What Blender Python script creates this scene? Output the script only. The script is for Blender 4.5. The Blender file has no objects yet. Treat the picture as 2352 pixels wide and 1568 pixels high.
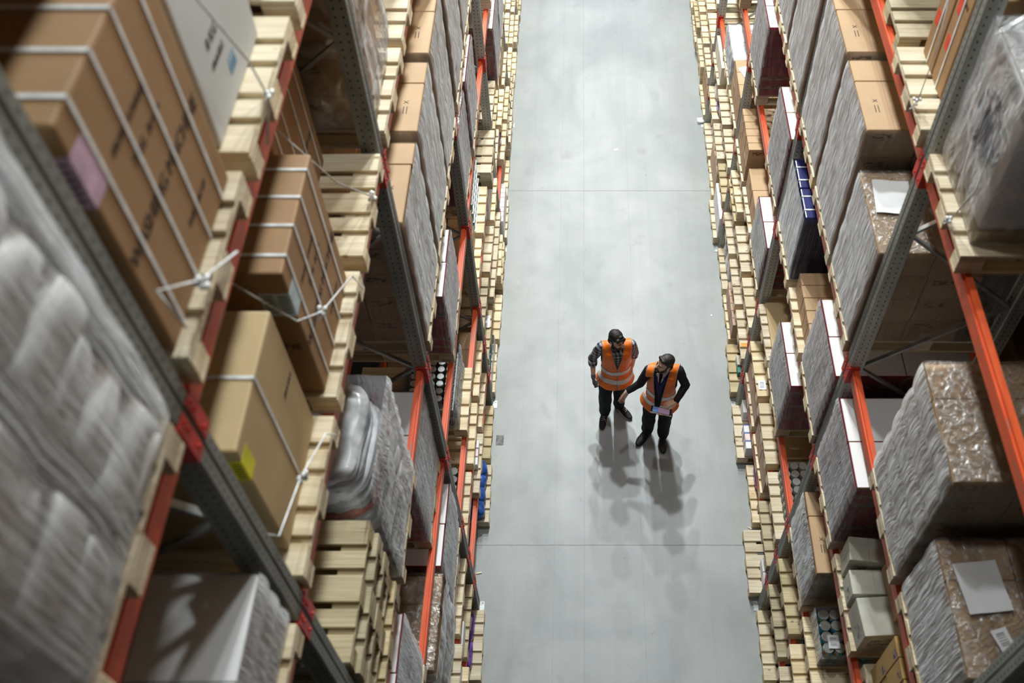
import bpy, bmesh, math, random
from mathutils import Vector, Matrix, Euler, noise
R = random.Random(7)
D = bpy.data
COL = bpy.context.scene.collection
PI = math.pi

# ------------------------------------------------------------------ materials
def newmat(name):
    m = D.materials.new(name); m.use_nodes = True
    nt = m.node_tree; b = nt.nodes['Principled BSDF']
    return m, nt, b
def N(nt, t, **kw):
    n = nt.nodes.new('ShaderNode' + t)
    for k, v in kw.items():
        if hasattr(n, k): setattr(n, k, v)
        else: n.inputs[k.replace('_', ' ')].default_value = v
    return n
def L(nt, a, b): nt.links.new(a, b)
def ramp(nt, fac, stops):
    r = nt.nodes.new('ShaderNodeValToRGB'); L(nt, fac, r.inputs[0])
    e = r.color_ramp.elements
    while len(e) < len(stops): e.new(0.5)
    for i, (p, c) in enumerate(stops):
        e[i].position = p; e[i].color = (c[0], c[1], c[2], 1)
    return r
def mathn(nt, op, a, b=None, c=None):
    n = nt.nodes.new('ShaderNodeMath'); n.operation = op
    for i, v in enumerate((a, b, c)):
        if v is None: continue
        if isinstance(v, (int, float)): n.inputs[i].default_value = v
        else: L(nt, v, n.inputs[i])
    return n.outputs[0]
def mixc(nt, fac, a, b, mode='MIX'):
    n = nt.nodes.new('ShaderNodeMix'); n.data_type = 'RGBA'; n.blend_type = mode
    for i, v in ((0, fac), (6, a), (7, b)):
        if isinstance(v, (int, float)): n.inputs[i].default_value = v
        elif isinstance(v, tuple): n.inputs[i].default_value = (v[0], v[1], v[2], 1)
        else: L(nt, v, n.inputs[i])
    return n.outputs[2]
def coords(nt, which='Object', scale=(1, 1, 1), shift=True):
    t = nt.nodes.new('ShaderNodeTexCoord'); mp = nt.nodes.new('ShaderNodeMapping')
    mp.inputs['Scale'].default_value = scale
    L(nt, t.outputs[which], mp.inputs[0])
    if shift:
        oi = nt.nodes.new('ShaderNodeObjectInfo'); cm = nt.nodes.new('ShaderNodeCombineXYZ')
        v = mathn(nt, 'MULTIPLY', oi.outputs['Random'], 37.0)
        for i in range(3): L(nt, v, cm.inputs[i])
        L(nt, cm.outputs[0], mp.inputs['Location'])
    return mp.outputs[0]
def plain(name, col, rough=.6, metal=0, noise_amt=.12, scale=20, coat=0, emit=None):
    m, nt, b = newmat(name)
    v = coords(nt, scale=(scale,) * 3)
    n = N(nt, 'TexNoise'); L(nt, v, n.inputs['Vector']); n.inputs['Detail'].default_value = 4
    n.inputs['Scale'].default_value = 1
    c2 = tuple(max(0, c * (1 - noise_amt * 2)) for c in col); c1 = tuple(min(1, c * (1 + noise_amt)) for c in col)
    r = ramp(nt, n.outputs[0], [(.3, c2), (.7, c1)])
    L(nt, r.outputs[0], b.inputs['Base Color'])
    b.inputs['Roughness'].default_value = rough; b.inputs['Metallic'].default_value = metal
    b.inputs['Coat Weight'].default_value = coat
    return m
M = {}
def wood_mat(name, a, b_, dark):
    m, nt, b = newmat(name)
    g = N(nt, 'TexNoise'); L(nt, coords(nt, scale=(3, 90, 60)), g.inputs['Vector']); g.inputs['Scale'].default_value = 1; g.inputs['Detail'].default_value = 5
    g.inputs['Distortion'].default_value = .6
    w = N(nt, 'TexNoise'); L(nt, coords(nt, scale=(.4, 7.5, 1)), w.inputs['Vector']); w.inputs['Scale'].default_value = 1; w.inputs['Detail'].default_value = 0
    base = ramp(nt, w.outputs[0], [(.35, a), (.62, b_)])
    gr = ramp(nt, g.outputs[0], [(.3, (.62, .55, .45)), (.6, (1, 1, 1))])
    c = mixc(nt, .75, base.outputs[0], gr.outputs[0], 'MULTIPLY')
    k = N(nt, 'TexVoronoi'); L(nt, coords(nt, scale=(5, 9, 9)), k.inputs['Vector']); k.inputs['Scale'].default_value = 1
    kr = ramp(nt, k.outputs['Distance'], [(.05, (1, 1, 1)), (.12, (0, 0, 0))])
    c = mixc(nt, mathn(nt, 'MULTIPLY', kr.outputs[0], .75), c, dark)
    oi = nt.nodes.new('ShaderNodeObjectInfo')
    hv = N(nt, 'HueSaturation'); L(nt, c, hv.inputs['Color'])
    L(nt, mathn(nt, 'MULTIPLY_ADD', oi.outputs['Random'], .3, .82), hv.inputs['Value'])
    L(nt, mathn(nt, 'MULTIPLY_ADD', oi.outputs['Random'], .25, .85), hv.inputs['Saturation'])
    L(nt, hv.outputs[0], b.inputs['Base Color']); b.inputs['Roughness'].default_value = .75
    bp = N(nt, 'Bump'); bp.inputs['Strength'].default_value = .25; bp.inputs['Distance'].default_value = .004
    L(nt, g.outputs[0], bp.inputs['Height']); L(nt, bp.outputs[0], b.inputs['Normal'])
    return m
M['wood'] = wood_mat('pale_pine', (.70, .58, .38), (.84, .74, .54), (.22, .11, .04))
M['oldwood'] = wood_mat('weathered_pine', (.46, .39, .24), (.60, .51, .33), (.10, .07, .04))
M['stamp'] = plain('branded_ink', (.10, .045, .02), .8)

def carton_mat(name, col, tape=None, seam=True, sat=.1, print_=None, rough=.7, tapeaxis=1):
    """corrugated board: a seam and tape down the top, faint print on the sides"""
    m, nt, b = newmat(name)
    gn = nt.nodes.new('ShaderNodeTexCoord'); sp = nt.nodes.new('ShaderNodeSeparateXYZ'); L(nt, gn.outputs['Generated'], sp.inputs[0])
    geo = nt.nodes.new('ShaderNodeTexCoord'); sn = nt.nodes.new('ShaderNodeSeparateXYZ'); L(nt, geo.outputs['Normal'], sn.inputs[0])
    top = mathn(nt, 'GREATER_THAN', sn.outputs[2], .7)
    nz = N(nt, 'TexNoise'); L(nt, coords(nt, scale=(5, 5, 5)), nz.inputs['Vector']); nz.inputs['Scale'].default_value = 1
    c = ramp(nt, nz.outputs[0], [(.3, tuple(x * (1 - sat) for x in col)), (.7, col)]).outputs[0]
    across = sp.outputs[0]
    if tape:
        d = mathn(nt, 'ABSOLUTE', mathn(nt, 'SUBTRACT', across, .5))
        t = mathn(nt, 'MULTIPLY', mathn(nt, 'LESS_THAN', d, .09), top)
        c = mixc(nt, t, c, tape)
    if seam:
        d = mathn(nt, 'ABSOLUTE', mathn(nt, 'SUBTRACT', across, .5))
        t = mathn(nt, 'MULTIPLY', mathn(nt, 'LESS_THAN', d, .006), top)
        c = mixc(nt, mathn(nt, 'MULTIPLY', t, .6), c, tuple(x * .35 for x in col))
    if print_:
        bands, pc = print_
        side = mathn(nt, 'LESS_THAN', mathn(nt, 'ABSOLUTE', sn.outputs[2]), .5)
        u = mathn(nt, 'ADD', sp.outputs[0], sp.outputs[1])
        cell = N(nt, 'TexNoise'); cell.inputs['Scale'].default_value = 1; cell.inputs['Detail'].default_value = 1
        L(nt, coords(nt, scale=(26, 26, 60)), cell.inputs['Vector'])
        on = mathn(nt, 'GREATER_THAN', cell.outputs[0], .52)
        zz = sp.outputs[2]
        inb = mathn(nt, 'MULTIPLY', mathn(nt, 'GREATER_THAN', zz, bands[0]), mathn(nt, 'LESS_THAN', zz, bands[1]))
        ux = mathn(nt, 'FRACT', mathn(nt, 'MULTIPLY', u, 1.0))
        inu = mathn(nt, 'MULTIPLY', mathn(nt, 'GREATER_THAN', ux, .12), mathn(nt, 'LESS_THAN', ux, .5))
        f = mathn(nt, 'MULTIPLY', mathn(nt, 'MULTIPLY', on, inb), mathn(nt, 'MULTIPLY', inu, side))
        c = mixc(nt, f, c, pc)
    oi = nt.nodes.new('ShaderNodeObjectInfo')
    hv = N(nt, 'HueSaturation'); L(nt, c, hv.inputs['Color'])
    L(nt, mathn(nt, 'MULTIPLY_ADD', oi.outputs['Random'], .12, .94), hv.inputs['Value'])
    L(nt, hv.outputs[0], b.inputs['Base Color']); b.inputs['Roughness'].default_value = rough
    return m
BR = (.50, .315, .155)
M['brown'] = carton_mat('brown_corrugated_board', (.50, .335, .19), tape=(.42, .27, .15), print_=((.62, .85), (.16, .09, .04)))
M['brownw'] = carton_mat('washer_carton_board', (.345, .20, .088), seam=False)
M['tan'] = carton_mat('tan_board', (.52, .385, .20), seam=False)
M['pinkbrown'] = carton_mat('pinkish_board', (.56, .39, .28), tape=(.5, .34, .24))
M['white'] = carton_mat('white_board', (.86, .87, .88), seam=False)
M['whitep'] = carton_mat('white_board_printed', (.83, .84, .86), seam=False, print_=((.2, .6), (.25, .3, .45)))
M['oldwhite'] = carton_mat('dusty_white_board', (.60, .60, .52), seam=True, print_=((.3, .7), (.2, .2, .2)), sat=.3)
M['cream'] = carton_mat('cream_board', (.80, .76, .60), seam=True)
M['navy'] = carton_mat('navy_board', (.015, .018, .12), seam=False, rough=.35)
M['trayblue'] = carton_mat('amber_tray_board', (.52, .34, .12), seam=False, print_=((.7, 1.), (.03, .05, .2)))

def redcarton(name, red, yel, wsplit=.06):
    """white lid, red printed sides with a picture band"""
    m, nt, b = newmat(name)
    gn = nt.nodes.new('ShaderNodeTexCoord'); sp = nt.nodes.new('ShaderNodeSeparateXYZ'); L(nt, gn.outputs['Generated'], sp.inputs[0])
    sn = nt.nodes.new('ShaderNodeSeparateXYZ'); L(nt, gn.outputs['Normal'], sn.inputs[0])
    top = mathn(nt, 'GREATER_THAN', sn.outputs[2], .95)
    n = N(nt, 'TexNoise'); L(nt, coords(nt, scale=(13, 13, 40)), n.inputs['Vector']); n.inputs['Scale'].default_value = 1
    pic = ramp(nt, n.outputs[0], [(.42, (.07, .09, .12)), (.5, yel), (.58, (.45, .3, .2))]).outputs[0]
    oi = nt.nodes.new('ShaderNodeObjectInfo')
    band = mathn(nt, 'GREATER_THAN', sp.outputs[2], .66)
    alt = mathn(nt, 'GREATER_THAN', mathn(nt, 'FRACT', mathn(nt, 'MULTIPLY', oi.outputs['Random'], 7.0)), .45)
    side = mixc(nt, mathn(nt, 'MULTIPLY', band, alt), red, pic)
    rn = N(nt, 'TexNoise'); L(nt, coords(nt, scale=(4, 4, 60)), rn.inputs['Vector']); rn.inputs['Scale'].default_value = 1
    facex = mathn(nt, 'GREATER_THAN', mathn(nt, 'ABSOLUTE', sn.outputs[0]), .7)
    # long side of the tray is mostly white with red flecks
    lw = mixc(nt, mathn(nt, 'GREATER_THAN', sp.outputs[2], .70), ramp(nt, rn.outputs[0], [(.35, (.60, .60, .63)), (.62, (.55, .45, .47))]).outputs[0], (.30, .05, .07))
    side = mixc(nt, facex, side, lw)
    c = mixc(nt, top, side, (.88, .88, .90))
    L(nt, c, b.inputs['Base Color']); b.inputs['Roughness'].default_value = .5
    return m
M['red'] = redcarton('red_tray_board', (.36, .02, .035), (.55, .28, .06))
M['redyel'] = redcarton('red_yellow_tray_board', (.42, .03, .05), (.75, .38, .04))

def film_mat(name, dens=.38, tint=(.90, .92, .95), rough=.16, sx=42, sz=2.0, clear=.12):
    m, nt, b = newmat(name)
    out = nt.nodes['Material Output']
    b.inputs['Base Color'].default_value = (*tint, 1); b.inputs['Roughness'].default_value = rough
    b.inputs['Specular IOR Level'].default_value = .8
    tr = N(nt, 'BsdfTransparent')
    n = N(nt, 'TexNoise'); L(nt, coords(nt, scale=(sx, sx, sz)), n.inputs['Vector']); n.inputs['Scale'].default_value = 1; n.inputs['Detail'].default_value = 6
    n.inputs['Distortion'].default_value = 1.2
    n2 = N(nt, 'TexNoise'); L(nt, coords(nt, scale=(14, 14, 5)), n2.inputs['Vector']); n2.inputs['Scale'].default_value = 1; n2.inputs['Detail'].default_value = 3
    bp = N(nt, 'Bump'); bp.inputs['Strength'].default_value = .8; bp.inputs['Distance'].default_value = .02
    L(nt, mathn(nt, 'ADD', n.outputs[0], n2.outputs[0]), bp.inputs['Height']); L(nt, bp.outputs[0], b.inputs['Normal'])
    gl = N(nt, 'BsdfGlossy'); gl.inputs['Color'].default_value = (.96, .98, 1, 1); gl.inputs['Roughness'].default_value = rough + .12
    L(nt, bp.outputs[0], gl.inputs['Normal'])
    lw = N(nt, 'Fresnel'); lw.inputs['IOR'].default_value = 1.45; L(nt, bp.outputs[0], lw.inputs['Normal'])
    st = ramp(nt, n.outputs[0], [(.44, (0, 0, 0)), (.60, (1, 1, 1))]).outputs[0]
    f = mathn(nt, 'ADD', mathn(nt, 'MULTIPLY_ADD', st, dens, clear), mathn(nt, 'MULTIPLY', lw.outputs[0], .9))
    f = mathn(nt, 'MINIMUM', f, .92)
    m0 = N(nt, 'MixShader'); m0.inputs[0].default_value = .58; L(nt, gl.outputs[0], m0.inputs[1]); L(nt, b.outputs[0], m0.inputs[2])
    mx = N(nt, 'MixShader'); L(nt, f, mx.inputs[0]); L(nt, tr.outputs[0], mx.inputs[1]); L(nt, m0.outputs[0], mx.inputs[2])
    L(nt, mx.outputs[0], out.inputs['Surface'])
    return m
M['film'] = film_mat('stretch_film', .62, clear=.14)
M['filmtray'] = film_mat('stretch_film_over_trays', .30, clear=.08)
M['filmend'] = film_mat('stretch_film_unlit_end', .09, clear=.015)  # clearer copy for near ends; their lack of lamp sheen is put into the material
M['filmthin'] = film_mat('thin_stretch_film', .13, clear=.02)
M['filmloose'] = film_mat('loose_clear_film', .30, rough=.12, sx=7, sz=6, clear=.04)
M['filmcap'] = film_mat('crinkled_top_film', .25, rough=.12, sx=18, sz=18, clear=.03)
M['orange'] = None
def beam_mat():
    m, nt, b = newmat('orange_beam_paint')
    n = N(nt, 'TexNoise'); L(nt, coords(nt, scale=(30, 4, 30)), n.inputs['Vector']); n.inputs['Scale'].default_value = 1; n.inputs['Detail'].default_value = 6
    r = ramp(nt, n.outputs[0], [(.3, (.30, .16, .12)), (.42, (.66, .085, .02)), (.75, (.80, .13, .035))])
    L(nt, r.outputs[0], b.inputs['Base Color']); b.inputs['Roughness'].default_value = .45
    return m
M['orange'] = beam_mat()
M['redbr'] = plain('red_bracket_paint', (.55, .03, .015), .45)
def steel_mat():
    """galvanised strip with two columns of punched holes per face"""
    m, nt, b = newmat('punched_galvanised_steel')
    tc = nt.nodes.new('ShaderNodeTexCoord'); sp = nt.nodes.new('ShaderNodeSeparateXYZ'); L(nt, tc.outputs['Object'], sp.inputs[0])
    sn = nt.nodes.new('ShaderNodeSeparateXYZ'); L(nt, tc.outputs['Normal'], sn.inputs[0])
    fx = mathn(nt, 'GREATER_THAN', mathn(nt, 'ABSOLUTE', sn.outputs[0]), .6)
    # across coordinate: y on the faces towards the aisle, x on the flanges
    a = mathn(nt, 'ABSOLUTE', sp.outputs[1]); ax = mathn(nt, 'ABSOLUTE', mathn(nt, 'ADD', sp.outputs[0], .0))
    da = mathn(nt, 'SUBTRACT', a, .034); db = mathn(nt, 'SUBTRACT', ax, .022)
    dd = mathn(nt, 'ADD', mathn(nt, 'MULTIPLY', fx, da), mathn(nt, 'MULTIPLY', mathn(nt, 'SUBTRACT', 1.0, fx), db))
    z = mathn(nt, 'SUBTRACT', mathn(nt, 'MODULO', mathn(nt, 'ADD', sp.outputs[2], 20.0), .05), .025)
    r2 = mathn(nt, 'ADD', mathn(nt, 'POWER', mathn(nt, 'MULTIPLY', dd, 1.25), 2.0), mathn(nt, 'POWER', mathn(nt, 'MULTIPLY', z, .85), 2.0))
    hole = mathn(nt, 'LESS_THAN', r2, .0068 ** 2)
    n = N(nt, 'TexNoise'); L(nt, coords(nt, scale=(14, 14, 3)), n.inputs['Vector']); n.inputs['Scale'].default_value = 1; n.inputs['Detail'].default_value = 5
    g = ramp(nt, n.outputs[0], [(.3, (.36, .39, .37)), (.7, (.60, .62, .57))]).outputs[0]
    L(nt, mixc(nt, hole, g, (.008, .008, .008)), b.inputs['Base Color'])
    L(nt, mathn(nt, 'MULTIPLY', mathn(nt, 'SUBTRACT', 1.0, hole), .15), b.inputs['Metallic'])
    b.inputs['Roughness'].default_value = .42
    return m
M['steel'] = steel_mat()
M['galv'] = plain('galvanised_steel', (.42, .44, .44), .4, .6, .15, 12)
M['strap'] = plain('white_plastic_strap', (.78, .80, .80), .35)
M['twine'] = plain('clear_twisted_film', (.70, .72, .72), .25)
M['label'] = carton_mat('paper_label', (.85, .87, .90), seam=False)
def barcode():
    m, nt, b = newmat('barcode_paper')
    tc = nt.nodes.new('ShaderNodeTexCoord'); sp = nt.nodes.new('ShaderNodeSeparateXYZ'); L(nt, tc.outputs['Generated'], sp.inputs[0])
    n = N(nt, 'TexNoise'); n.inputs['Scale'].default_value = 1; n.inputs['Detail'].default_value = 0
    cm = nt.nodes.new('ShaderNodeCombineXYZ'); L(nt, mathn(nt, 'MULTIPLY', sp.outputs[1], 40.0), cm.inputs[0]); L(nt, cm.outputs[0], n.inputs['Vector'])
    on = mathn(nt, 'GREATER_THAN', n.outputs[0], .5)
    ir = mathn(nt, 'MULTIPLY', mathn(nt, 'GREATER_THAN', sp.outputs[0], .2), mathn(nt, 'LESS_THAN', sp.outputs[0], .75))
    iy = mathn(nt, 'MULTIPLY', mathn(nt, 'GREATER_THAN', sp.outputs[1], .2), mathn(nt, 'LESS_THAN', sp.outputs[1], .8))
    L(nt, mixc(nt, mathn(nt, 'MULTIPLY', on, mathn(nt, 'MULTIPLY', ir, iy)), (.82, .84, .86), (.08, .09, .1)), b.inputs['Base Color'])
    b.inputs['Roughness'].default_value = .5
    return m
M['barcode'] = barcode()
M['pink'] = plain('pink_paper', (.62, .42, .56), .6)
M['yellow'] = plain('yellow_label_paper', (.78, .74, .02), .6)
M['bluelab'] = plain('pale_blue_paper', (.50, .62, .68), .6)
M['redlab'] = plain('red_sticker', (.75, .06, .02), .5)
M['ink'] = plain('black_ink', (.03, .022, .02), .8)
M['inkred'] = plain('red_ink', (.6, .2, .18), .8)
M['cyan'] = plain('cyan_ink', (.05, .35, .65), .6)
M['greycarton'] = carton_mat('grey_printed_board', (.55, .57, .57), seam=False, sat=.05)
M['sack'] = plain('white_woven_sack', (.74, .75, .76), .45, 0, .06, 9)
M['greyplastic'] = plain('grey_bag_plastic', (.50, .52, .55), .25, 0, .3, 7)
M['redplastic'] = plain('red_bag_plastic', (.42, .09, .08), .3, 0, .2, 9)
M['darkplastic'] = plain('charcoal_bag_plastic', (.07, .075, .085), .25, 0, .2, 9)
M['whiteplastic'] = plain('white_bag_plastic', (.74, .76, .80), .25, 0, .12, 9)
M['purple'] = plain('purple_bag_plastic', (.20, .09, .46), .2, 0, .35, 14)
M['bluebag'] = plain('blue_pack_plastic', (.02, .08, .32), .25, 0, .3, 14)
M['bagyel'] = plain('yellow_pack_print', (.72, .50, .04), .3)
M['lid'] = plain('white_plastic_lid', (.84, .83, .80), .4, 0, .04)
M['tub'] = plain('grey_tub_plastic', (.32, .33, .31), .4)
M['ylid'] = plain('pale_yellow_roll_end', (.80, .76, .50), .5, 0, .05)
M['metlid'] = plain('tin_lid', (.62, .64, .62), .28, .7, .1)
M['jarlid'] = plain('silver_jar_lid', (.66, .68, .70), .3, .5, .1)
M['glassy'] = plain('dark_jar_glass', (.10, .12, .10), .12, 0, .5, 25, coat=.5)
M['bottle'] = plain('dark_teal_bottle', (.01, .05, .07), .15, 0, .3, 30, coat=.5)
def canmat():
    m, nt, b = newmat('printed_can_label')
    n = N(nt, 'TexNoise'); L(nt, coords(nt, scale=(22, 22, 12)), n.inputs['Vector']); n.inputs['Scale'].default_value = 1
    r = ramp(nt, n.outputs[0], [(.38, (.02, .22, .45)), (.5, (.05, .30, .42)), (.56, (.30, .34, .04)), (.62, (.45, .10, .04)), (.7, (.10, .25, .05))])
    L(nt, r.outputs[0], b.inputs['Base Color']); b.inputs['Roughness'].default_value = .25
    return m
M['can'] = canmat()
M['green'] = plain('green_board', (.01, .20, .16), .4)
M['bluestrap'] = plain('blue_band', (.05, .15, .65), .4)
M['pinkpaper'] = plain('pale_pink_board', (.86, .68, .68), .6)
M['orangetag'] = plain('orange_tag', (.80, .38, .05), .6)

def floor_mat():
    m, nt, b = newmat('sealed_concrete')
    tc = nt.nodes.new('ShaderNodeTexCoord'); sp = nt.nodes.new('ShaderNodeSeparateXYZ'); L(nt, tc.outputs['Object'], sp.inputs[0])
    def nz(scale, det=5, dist=0):
        n = N(nt, 'TexNoise'); mp = nt.nodes.new('ShaderNodeMapping'); mp.inputs['Scale'].default_value = scale
        L(nt, tc.outputs['Object'], mp.inputs[0]); L(nt, mp.outputs[0], n.inputs['Vector'])
        n.inputs['Scale'].default_value = 1; n.inputs['Detail'].default_value = det; n.inputs['Distortion'].default_value = dist
        return n.outputs[0]
    big = ramp(nt, nz((.8, .6, 1), 7, 1.2), [(.32, (.300, .330, .345)), (.68, (.405, .432, .446))]).outputs[0]
    stre = ramp(nt, nz((7, .5, 1), 6), [(.3, (.90, .91, .92)), (.7, (1.06, 1.05, 1.04))]).outputs[0]
    c = mixc(nt, .6, big, stre, 'MULTIPLY')
    fine = ramp(nt, nz((60, 60, 1), 3), [(.3, (.93, .93, .93)), (.7, (1.04, 1.04, 1.04))]).outputs[0]
    c = mixc(nt, .7, c, fine, 'MULTIPLY')
    st = ramp(nt, nz((2.6, 2.6, 1), 2), [(.62, (0, 0, 0)), (.74, (1, 1, 1))]).outputs[0]
    st2 = ramp(nt, nz((13, 13, 1), 2), [(.72, (0, 0, 0)), (.76, (1, 1, 1))]).outputs[0]
    c = mixc(nt, mathn(nt, 'MULTIPLY', st, .30), c, (.20, .21, .20))
    c = mixc(nt, mathn(nt, 'MULTIPLY', st2, .35), c, (.16, .17, .17))
    # olive dirt towards the racks, with the lamps' falloff from mid-aisle painted in
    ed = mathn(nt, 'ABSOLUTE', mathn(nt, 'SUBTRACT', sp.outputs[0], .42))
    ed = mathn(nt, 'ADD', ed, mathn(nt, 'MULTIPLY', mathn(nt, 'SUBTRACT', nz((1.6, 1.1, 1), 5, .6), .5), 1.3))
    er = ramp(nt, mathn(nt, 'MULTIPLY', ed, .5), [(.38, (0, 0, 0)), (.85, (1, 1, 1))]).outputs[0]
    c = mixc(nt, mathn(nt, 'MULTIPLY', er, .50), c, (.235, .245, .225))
    # saw-cut joints across the aisle, hairlines along it
    wob = mathn(nt, 'MULTIPLY', nz((9, 9, 1), 2), .012)
    for y0, w, k in ((5.19, .006, .75), (11.29, .006, .75), (17.4, .006, .75)):
        d = mathn(nt, 'ABSOLUTE', mathn(nt, 'SUBTRACT', mathn(nt, 'ADD', sp.outputs[1], wob), y0 + .006))
        c = mixc(nt, mathn(nt, 'MULTIPLY', mathn(nt, 'LESS_THAN', d, w), k), c, (.13, .135, .13))
    for x0, k in ((.02, .30), (-.34, .16), (.72, .16), (1.02, .12), (-.8, .1), (1.5, .1)):
        d = mathn(nt, 'ABSOLUTE', mathn(nt, 'SUBTRACT', sp.outputs[0], x0))
        c = mixc(nt, mathn(nt, 'MULTIPLY', mathn(nt, 'LESS_THAN', d, .005), k), c, (.16, .165, .16))
    L(nt, c, b.inputs['Base Color'])
    L(nt, ramp(nt, nz((3, 3, 1), 4), [(.3, (.46, .46, .46)), (.7, (.52, .52, .52))]).outputs[0], b.inputs['Roughness'])
    bp = N(nt, 'Bump'); bp.inputs['Strength'].default_value = .08; L(nt, nz((40, 40, 1), 3), bp.inputs['Height']); L(nt, bp.outputs[0], b.inputs['Normal'])
    return m
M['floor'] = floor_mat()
M['patch'] = plain('grey_tape_residue', (.19, .19, .185), .7, 0, .3, 30)

# ------------------------------------------------------------------ mesh helpers
def obj(name, me, parent=None, loc=(0, 0, 0), rot=(0, 0, 0), scale=(1, 1, 1)):
    o = D.objects.new(name, me); COL.objects.link(o)
    o.location = loc; o.rotation_euler = rot; o.scale = scale
    if parent: o.parent = parent
    return o
def tag(o, label, cat, group=None, kind=None):
    if len(label.split()) > 16: print('LONG', len(label.split()), label)
    o['label'] = label; o['category'] = cat
    if group: o['group'] = group
    if kind: o['kind'] = kind
    return o
def finish(bm, name, mats, smooth=False):
    me = D.meshes.new(name); bm.to_mesh(me); bm.free()
    for m in (mats if isinstance(mats, (list, tuple)) else [mats]): me.materials.append(m)
    if smooth: me.polygons.foreach_set('use_smooth', [True] * len(me.polygons))
    return me
def addbox(bm, x0, x1, y0, y1, z0, z1, bev=0, mi=0, seg=1):
    r = bmesh.ops.create_cube(bm, size=1, matrix=Matrix.Translation(((x0+x1)/2, (y0+y1)/2, (z0+z1)/2)) @ Matrix.Diagonal((abs(x1-x0), abs(y1-y0), abs(z1-z0), 1)))
    fs = set(f for v in r['verts'] for f in v.link_faces)
    for f in fs: f.material_index = mi
    if bev:
        es = set(e for v in r['verts'] for e in v.link_edges)
        q = bmesh.ops.bevel(bm, geom=list(es), offset=bev, segments=seg, affect='EDGES', profile=.6)
        for f in q['faces']: f.material_index = mi
def addcyl(bm, p0, p1, r, seg=12, r2=None, mi=0):
    p0 = Vector(p0); p1 = Vector(p1); d = p1 - p0
    mt = Matrix.Translation((p0 + p1) / 2) @ d.to_track_quat('Z', 'Y').to_matrix().to_4x4()
    q = bmesh.ops.create_cone(bm, cap_ends=True, segments=seg, radius1=r, radius2=r if r2 is None else r2, depth=d.length, matrix=mt)
    for f in set(f for v in q['verts'] for f in v.link_faces): f.material_index = mi
CACHE = {}
def boxmesh(w, d, h, mat, bev=.004, name='carton_mesh'):
    """box standing on its origin: w along x, d along y"""
    k = ('box', round(w, 3), round(d, 3), round(h, 3), mat, bev)
    if k not in CACHE:
        bm = bmesh.new(); addbox(bm, -w/2, w/2, -d/2, d/2, 0, h, bev, seg=2 if bev > .006 else 1)
        CACHE[k] = finish(bm, name, M[mat])
    return CACHE[k]
def textmesh(s, size, mat, flip=False):
    k = ('txt', s, size, mat)
    if k not in CACHE:
        cu = D.curves.new('lettering', 'FONT'); cu.body = s; cu.size = size; cu.extrude = .0006; cu.align_x = 'CENTER'; cu.align_y = 'CENTER'
        cu.resolution_u = 2
        o = D.objects.new('lettering', cu); COL.objects.link(o)
        dg = bpy.context.evaluated_depsgraph_get(); me = D.meshes.new_from_object(o.evaluated_get(dg))
        D.objects.remove(o); me.materials.clear(); me.materials.append(M[mat]); CACHE[k] = me
    return CACHE[k]
def tube(name, pts, r, mat, parent=None, seg=6, flat=1.0):
    """swept tube through points"""
    bm = bmesh.new(); pts = [Vector(p) for p in pts]; rings = []
    for i, p in enumerate(pts):
        t = (pts[min(i+1, len(pts)-1)] - pts[max(i-1, 0)]).normalized()
        up = Vector((0, 0, 1)) if abs(t.z) < .9 else Vector((1, 0, 0))
        a = t.cross(up).normalized(); b = t.cross(a)
        rings.append([bm.verts.new(p + a*r*math.cos(q*2*PI/seg) + b*r*flat*math.sin(q*2*PI/seg)) for q in range(seg)])
    for i in range(len(rings)-1):
        for q in range(seg): bm.faces.new((rings[i][q], rings[i][(q+1) % seg], rings[i+1][(q+1) % seg], rings[i+1][q]))
    bm.faces.new(rings[0][::-1]); bm.faces.new(rings[-1])
    return obj(name, finish(bm, name, M[mat], True), parent)

# ------------------------------------------------------------------ places on the racks
H = 11.0
LV = [0, .76, 1.42, 2.13, 3.48, 4.86, 6.95, 8.5]
P0, PITCH = 1.61, 2.81
XF = {'L': -1.175, 'R': 2.025}; SG = {'L': -1, 'R': 1}
LVN = ['floor level', 'level one', 'level two', 'level three', 'level four', 'level five', 'level six', 'level seven']
BAYN = {-1: 'nearest bay', 0: 'second bay', 1: 'third bay', 2: 'fourth bay', 3: 'fifth bay', 4: 'sixth bay', 5: 'farthest bay'}
SLN = ['near place', 'middle place', 'far place']
SDN = {'L': 'left', 'R': 'right'}
def where(s): return f"{SDN[s.side]} rack {LVN[s.lv]}, {BAYN[s.bay]} {SLN[s.j]}"
class Slot:
    def __init__(s, side, lv, bay, j, rec=0, dy=0):
        s.side, s.lv, s.bay, s.j = side, lv, bay, j
        s.y0 = P0 + PITCH*bay + .1 + .9*j + dy; s.z = LV[lv] + .001; s.rec = rec; s.top = s.z + .144 + .001
        s.sg = SG[side]
    def X(s, u): return XF[s.side] + s.sg*(u + s.rec)          # u = depth behind the pallet's front edge
def deck_mesh(mat):
    k = ('deck', mat)
    if k not in CACHE:
        bm = bmesh.new(); y = -.4
        for w, g in ((.145, .04), (.1, .04), (.15, .04), (.1, .04), (.145, 0)):
            j = R.uniform(-.004, .004)
            addbox(bm, -.6+j, .6+j, y, y+w, .122, .144, .003); y += w+g
        for x in (-.6, -.0725, .455): addbox(bm, x, x+.145, -.4, .4, .1, .1215, .002)
        CACHE[k] = finish(bm, 'pallet_deck', M[mat])
    return CACHE[k]
def block_mesh(mat, w):
    k = ('blk', mat, w)
    if k not in CACHE:
        bm = bmesh.new(); addbox(bm, -.0725, .0725, -w/2, w/2, .0225, .0995, .004); CACHE[k] = finish(bm, 'pallet_block', M[mat])
    return CACHE[k]
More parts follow.
